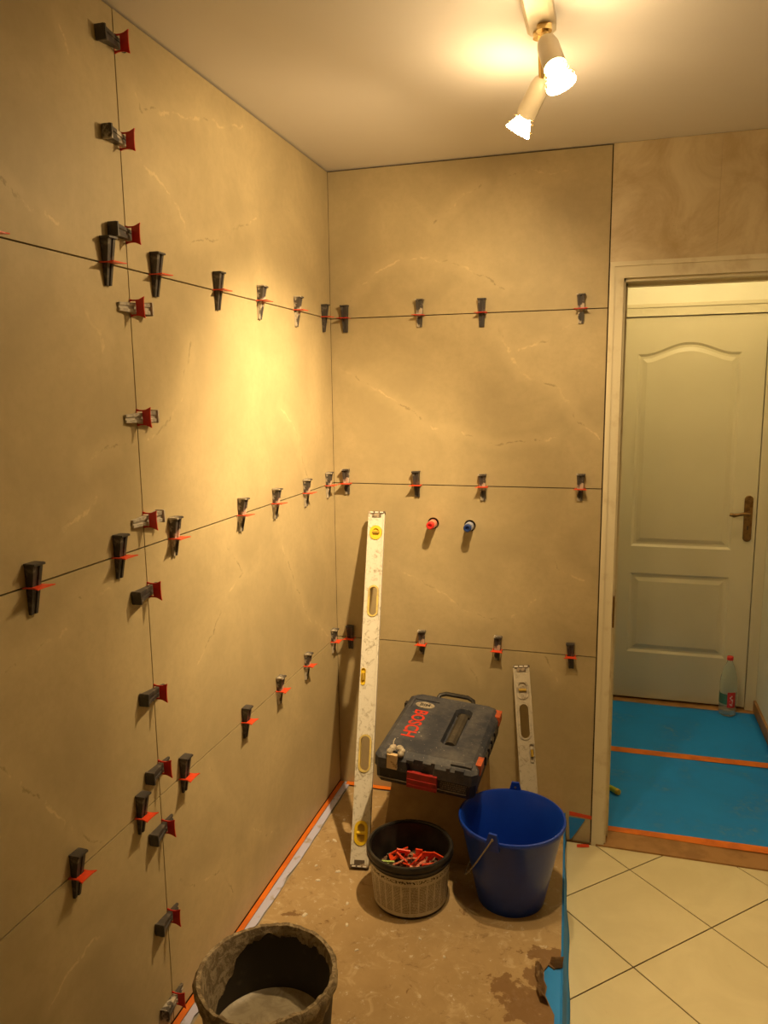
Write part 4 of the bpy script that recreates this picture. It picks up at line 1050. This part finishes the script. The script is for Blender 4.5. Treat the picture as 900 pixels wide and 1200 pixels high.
def scrap(me, p, r, label, group=None):
    o = bpy.data.objects.new('broken_clip', me); COL.objects.link(o); o.location = BC + Vector(p) * 1.12 + Vector((0, 0, 0.022)); o.rotation_euler = r
    tag(o, label, 'clip scrap', group); return o
red_spots = [(-0.030, 0.020, 0.085, 0.5, 0.2, 0.3), (-0.048, 0.035, 0.086, 0.9, 0.1, 1.0), (0.022, 0.020, 0.088, 0.15, 0.0, 0.0), (0.036, 0.010, 0.086, 0.3, 0.3, 0.7), (0.050, 0.000, 0.083, 0.8, 0.0, 0.4),
             (-0.010, -0.010, 0.086, 1.0, 0.3, 0.2), (0.010, 0.000, 0.088, 0.7, -0.2, 1.2), (-0.020, 0.000, 0.088, 0.6, 0.4, -0.4), (0.030, -0.030, 0.083, 1.2, 0.0, 0.9), (0.060, 0.030, 0.079, 0.4, 0.5, 0.2), (-0.060, 0.010, 0.081, 1.1, 0.1, 2.0)]
for k, (x, y, z, a, b, c) in enumerate(red_spots):
    scrap(SC[k % 3], (x, y, z - 0.004), (a, b, c), 'broken red plastic clip in the black bucket', 'broken red clips in the black bucket')
for k, (x, y, z, a, b, c) in enumerate([(-0.020, -0.040, 0.083, 1.2, 0.2, 0.3), (-0.035, -0.022, 0.084, 0.9, 0.5, 1.4), (0.005, -0.035, 0.084, 1.3, 0.1, 2.2), (0.002, 0.018, 0.084, 1.0, 0.2, 0.6), (0.018, -0.012, 0.086, 1.2, 0.3, 1.9)]):
    scrap(SCP, (x, y, z - 0.002), (a, b, c), 'dusty pale red broken clip in the black bucket', 'dusty clips in the black bucket')
scrap(SCL, (-0.066, -0.022, 0.078), (0.75, 0.2, 0.5), 'lime green plastic clip in the black bucket')
scrap(SCW, (0.064, -0.010, 0.078), (0.9, 0.1, 0.5), 'white plastic clip in the black bucket')

# ------------------------------------------------------------------ blue bucket
BB = Vector((0.744, -0.533, H + 0.0003))
bb = thing('blue_bucket', 'blue plastic bucket with a wire handle beside the stool', 'bucket', BB)
bm = bmesh.new()
lathe(bm, [(0.0, 0.004), (0.094, 0.004), (0.096, 0.0), (0.1005, 0.0), (0.103, 0.010), (0.130, 0.140), (0.1525, 0.250), (0.1600, 0.2545), (0.1615, 0.262), (0.1595, 0.2675), (0.1545, 0.2685), (0.1500, 0.262), (0.127, 0.140), (0.100, 0.010), (0.0, 0.008)], 64, close_prof=False)
finish('body', bm, M_bluebucket, bb, smooth=True)
lugs = []
for ang in (93.0, -103.0):
    a = math.radians(ang); c, s = math.cos(a), math.sin(a)
    mm = Matrix(((-s, c, 0, 0.157 * c), (c, s, 0, 0.157 * s), (0, 0, 1, 0.262), (0, 0, 0, 1)))
    bm = bmesh.new(); prism(bm, [(-0.020, -0.022), (0.020, -0.022), (0.019, 0.004), (0.012, 0.030), (-0.012, 0.030), (-0.019, 0.004)], -0.004, 0.004, mm @ Matrix(((1, 0, 0, 0), (0, 0, 1, 0), (0, 1, 0, 0), (0, 0, 0, 1))))
    finish('lug', bm, M_bluebucket, bb, bevel=0.0015)
    bm = bmesh.new(); tube(bm, [mm @ Vector((0, -0.0048, 0.014)), mm @ Vector((0, 0.0065, 0.014))], 0.004, 10); finish('pin', bm, M_steel, bb)
    lugs.append(mm @ Vector((0, 0.0062, 0.014)))
bm = bmesh.new()
mid = (lugs[0] + lugs[1]) / 2; u = (lugs[0] - lugs[1]) / 2; wv = Vector((-0.112, 0.012, -0.205))
tube(bm, [mid + u * math.cos(PI * k / 24) + wv * math.sin(PI * k / 24) for k in range(25)], 0.0022, 8)
finish('wire_handle', bm, M_steel, bb, smooth=True)

# ------------------------------------------------------------------ mortar bucket
MC = Vector((0.306, -1.327, H + 0.0003))
mb_ = thing('mortar_bucket', 'mortar-smeared bucket of wet tile adhesive standing by the left wall', 'bucket', MC)
bm = bmesh.new(); random.seed(9)
n = 144
prof = [(0.0, 0.0), (0.122, 0.0), (0.126, 0.006), (0.134, 0.10), (0.142, 0.20), (0.147, 0.262), (0.152, 0.266), (0.1525, 0.278), (0.149, 0.282), (0.1435, 0.279), (0.140, 0.262), (0.136, 0.20), (0.1285, 0.10), (0.121, 0.008), (0.0, 0.006)]
lathe(bm, prof, n, close_prof=False)
finish('body', bm, M_mbucket, mb_, smooth=True)
def wob(a, s): return math.sin(3 * a + s) * 0.5 + math.sin(7 * a + 2 * s) * 0.3 + math.sin(13 * a + 3 * s) * 0.3 + math.sin(29 * a + s) * 0.25
bm = bmesh.new()
rings = []
for i in range(n):
    a = 2 * PI * i / n; w1, w2 = wob(a, 0.3), wob(a, 1.9)
    low = 0.240 + 0.018 * w1 - 0.03 * max(0, math.sin(11 * a + 2) * math.sin(4 * a)) + 0.004 * random.random(); inn = 0.266 + 0.008 * w2 + 0.005 * random.random() - 0.012 * max(0, math.sin(17 * a) * math.sin(5 * a + 1)) - 0.115 * max(0, math.cos(a - 3.35)) ** 3
    k = 0.0026 * wob(a, 4.0) + 0.0014 + 0.0022 * random.random()
    ring = [(0.1475 + 0.0032 + k * 0.3 - (0.266 - low) * 0.13 * 1.0, low), (0.1535 + k, 0.262), (0.1545 + k, 0.276), (0.1510, 0.284 + k), (0.1440 - k * 0.5, 0.283 + k), (0.1402 - k * 0.5, 0.272), (0.1375 - (0.262 - inn) * 0.075, inn)]
    rings.append([bm.verts.new((r_ * math.cos(a), r_ * math.sin(a), z)) for r_, z in ring])
for i in range(n):
    a, b = rings[i], rings[(i + 1) % n]
    for k in range(len(a)):
        kk = (k + 1) % len(a); bm.faces.new((a[k], a[kk], b[kk], b[k]))
finish('mortar_crust', bm, M_crust, mb_, smooth=True)
bm = bmesh.new()
tube(bm, [(0.150 * math.cos(a) , 0.150 * math.sin(a) * 1.0, 0.258) for a in (-0.15, -0.15)] + [(0.163, -0.03, 0.250), (0.166, -0.06, 0.20), (0.160, -0.09, 0.14)], 0.0022, 6)
finish('wire_handle', bm, M_steel, mb_, smooth=True)
bm = bmesh.new()
g = [[bm.verts.new((0, 0, 0.130))]]
for k in range(1, 13):
    r_ = 0.1302 * k / 12
    g.append([bm.verts.new((r_ * math.cos(2 * PI * i / n), r_ * math.sin(2 * PI * i / n), 0.128 + 0.0025 * math.sin(40 * r_) + 0.0015 * math.sin(3 * 2 * PI * i / n + 30 * r_) + (0.006 if k == 12 else 0))) for i in range(n)])
for i in range(n): bm.faces.new((g[0][0], g[1][i], g[1][(i + 1) % n]))
for a, b in zip(g[1:-1], g[2:]):
    for i in range(n): bm.faces.new((a[i], b[i], b[(i + 1) % n], a[(i + 1) % n]))
mo = tag(finish('mortar', bm, M_mortar, smooth=True), 'wet grey-brown tile adhesive inside the smeared bucket', 'mortar', kind='stuff'); mo.location = MC

# ------------------------------------------------------------------ bottle in the hall
bo = thing('water_bottle', 'clear plastic water bottle with red cap in front of the hall door', 'bottle', (1.610, 1.335, 0.006))
bm = bmesh.new()
lathe(bm, [(0.0, 0.004), (0.034, 0.0), (0.040, 0.006), (0.041, 0.05), (0.0395, 0.056), (0.041, 0.062), (0.041, 0.12), (0.0395, 0.128), (0.0405, 0.135), (0.041, 0.17), (0.038, 0.20), (0.030, 0.235), (0.019, 0.265), (0.014, 0.276), (0.013, 0.290), (0.011, 0.290), (0.0115, 0.276), (0.0165, 0.265), (0.0285, 0.235), (0.036, 0.20), (0.039, 0.17), (0.039, 0.01), (0.0, 0.008)], 32, close_prof=False)
finish('body', bm, M_pet, bo, smooth=True)
bm = bmesh.new(); lathe(bm, [(0.0, 0.306), (0.0145, 0.306), (0.0155, 0.303), (0.0155, 0.288), (0.0136, 0.288), (0.0136, 0.2905), (0.0, 0.2905)], 24, close_prof=False); finish('cap', bm, M_labelred, bo, smooth=True)
def arc_label(name, a0, a1, z0, z1, mat, r=0.0416):
    bm = bmesh.new(); k = 14
    loops = []
    for i in range(k + 1):
        a = math.radians(a0 + (a1 - a0) * i / k); c, s = math.cos(a), math.sin(a)
        loops.append([(r * c, r * s, z0), ((r + .0004) * c, (r + .0004) * s, z0), ((r + .0004) * c, (r + .0004) * s, z1), (r * c, r * s, z1)])
    loft(bm, loops); return finish(name, bm, mat, bo)
arc_label('side_label', 175, 258, 0.064, 0.118, M_labelgreen)
rl = arc_label('side_label', 258, 315, 0.050, 0.130, M_labelred)
arc_label('print_band', 272, 296, 0.060, 0.122, M_white, 0.0421).data.materials[0] = simple('white_print', (0.75, 0.55, 0.5), 0.5, col2=(0.62, 0.03, 0.03), scale=90, lo=0.45, hi=0.5)

# ------------------------------------------------------------------ yellow handle in the hall and small litter
th_ = thing('tool_handle', 'yellow-green plastic tool handle lying on the blue hall sheet', 'tool', (1.02, 0.41, 0.0182))
bm = bmesh.new(); tube(bm, [(-0.10, 0.09, 0), (-0.03, 0.03, 0), (0.02, -0.012, 0), (0.045, -0.034, 0)], [0.010, 0.010, 0.0105, 0.012], 12); finish('grip', bm, M_green, th_, smooth=True)
bm = bmesh.new(); tube(bm, [(0.045, -0.034, 0), (0.056, -0.043, 0)], [0.0125, 0.011], 12); finish('end_cap', bm, M_yellow, th_, smooth=True)

random.seed(31)
chip_spots = [(0.165, -0.783, 0.016), (0.12, -0.40, 0.012), (0.21, -0.41, 0.014), (0.145, -0.62, 0.010), (0.27, -0.70, 0.009), (0.30, -0.79, 0.010), (0.24, -0.86, 0.010), (0.11, -0.55, 0.009), (0.19, -0.56, 0.012), (0.36, -0.88, 0.008), (0.60, -0.84, 0.008), (0.52, -0.79, 0.007), (0.11, -0.27, 0.010), (0.16, -0.33, 0.009)]
M_chip = simple('plaster_chip', (0.66, 0.60, 0.50), 0.9, scale=40)
for x, y, r_ in chip_spots:
    bm = bmesh.new(); n_ = 7
    pts = [(r_ * random.uniform(0.6, 1.1) * math.cos(2 * PI * i / n_), 0.6 * r_ * random.uniform(0.6, 1.1) * math.sin(2 * PI * i / n_)) for i in range(n_)]
    loft(bm, [[(a, b, 0) for a, b in pts], [(a * 0.75, b * 0.75, 0.0025) for a, b in pts]])
    o = finish('plaster_chip', bm, M_chip); o.location = (x, y, H + 0.0003); o.rotation_euler = (0, 0, random.uniform(0, 3))
    tag(o, 'small pale plaster chip on the cardboard floor cover', 'chip', 'plaster chips on the cardboard')
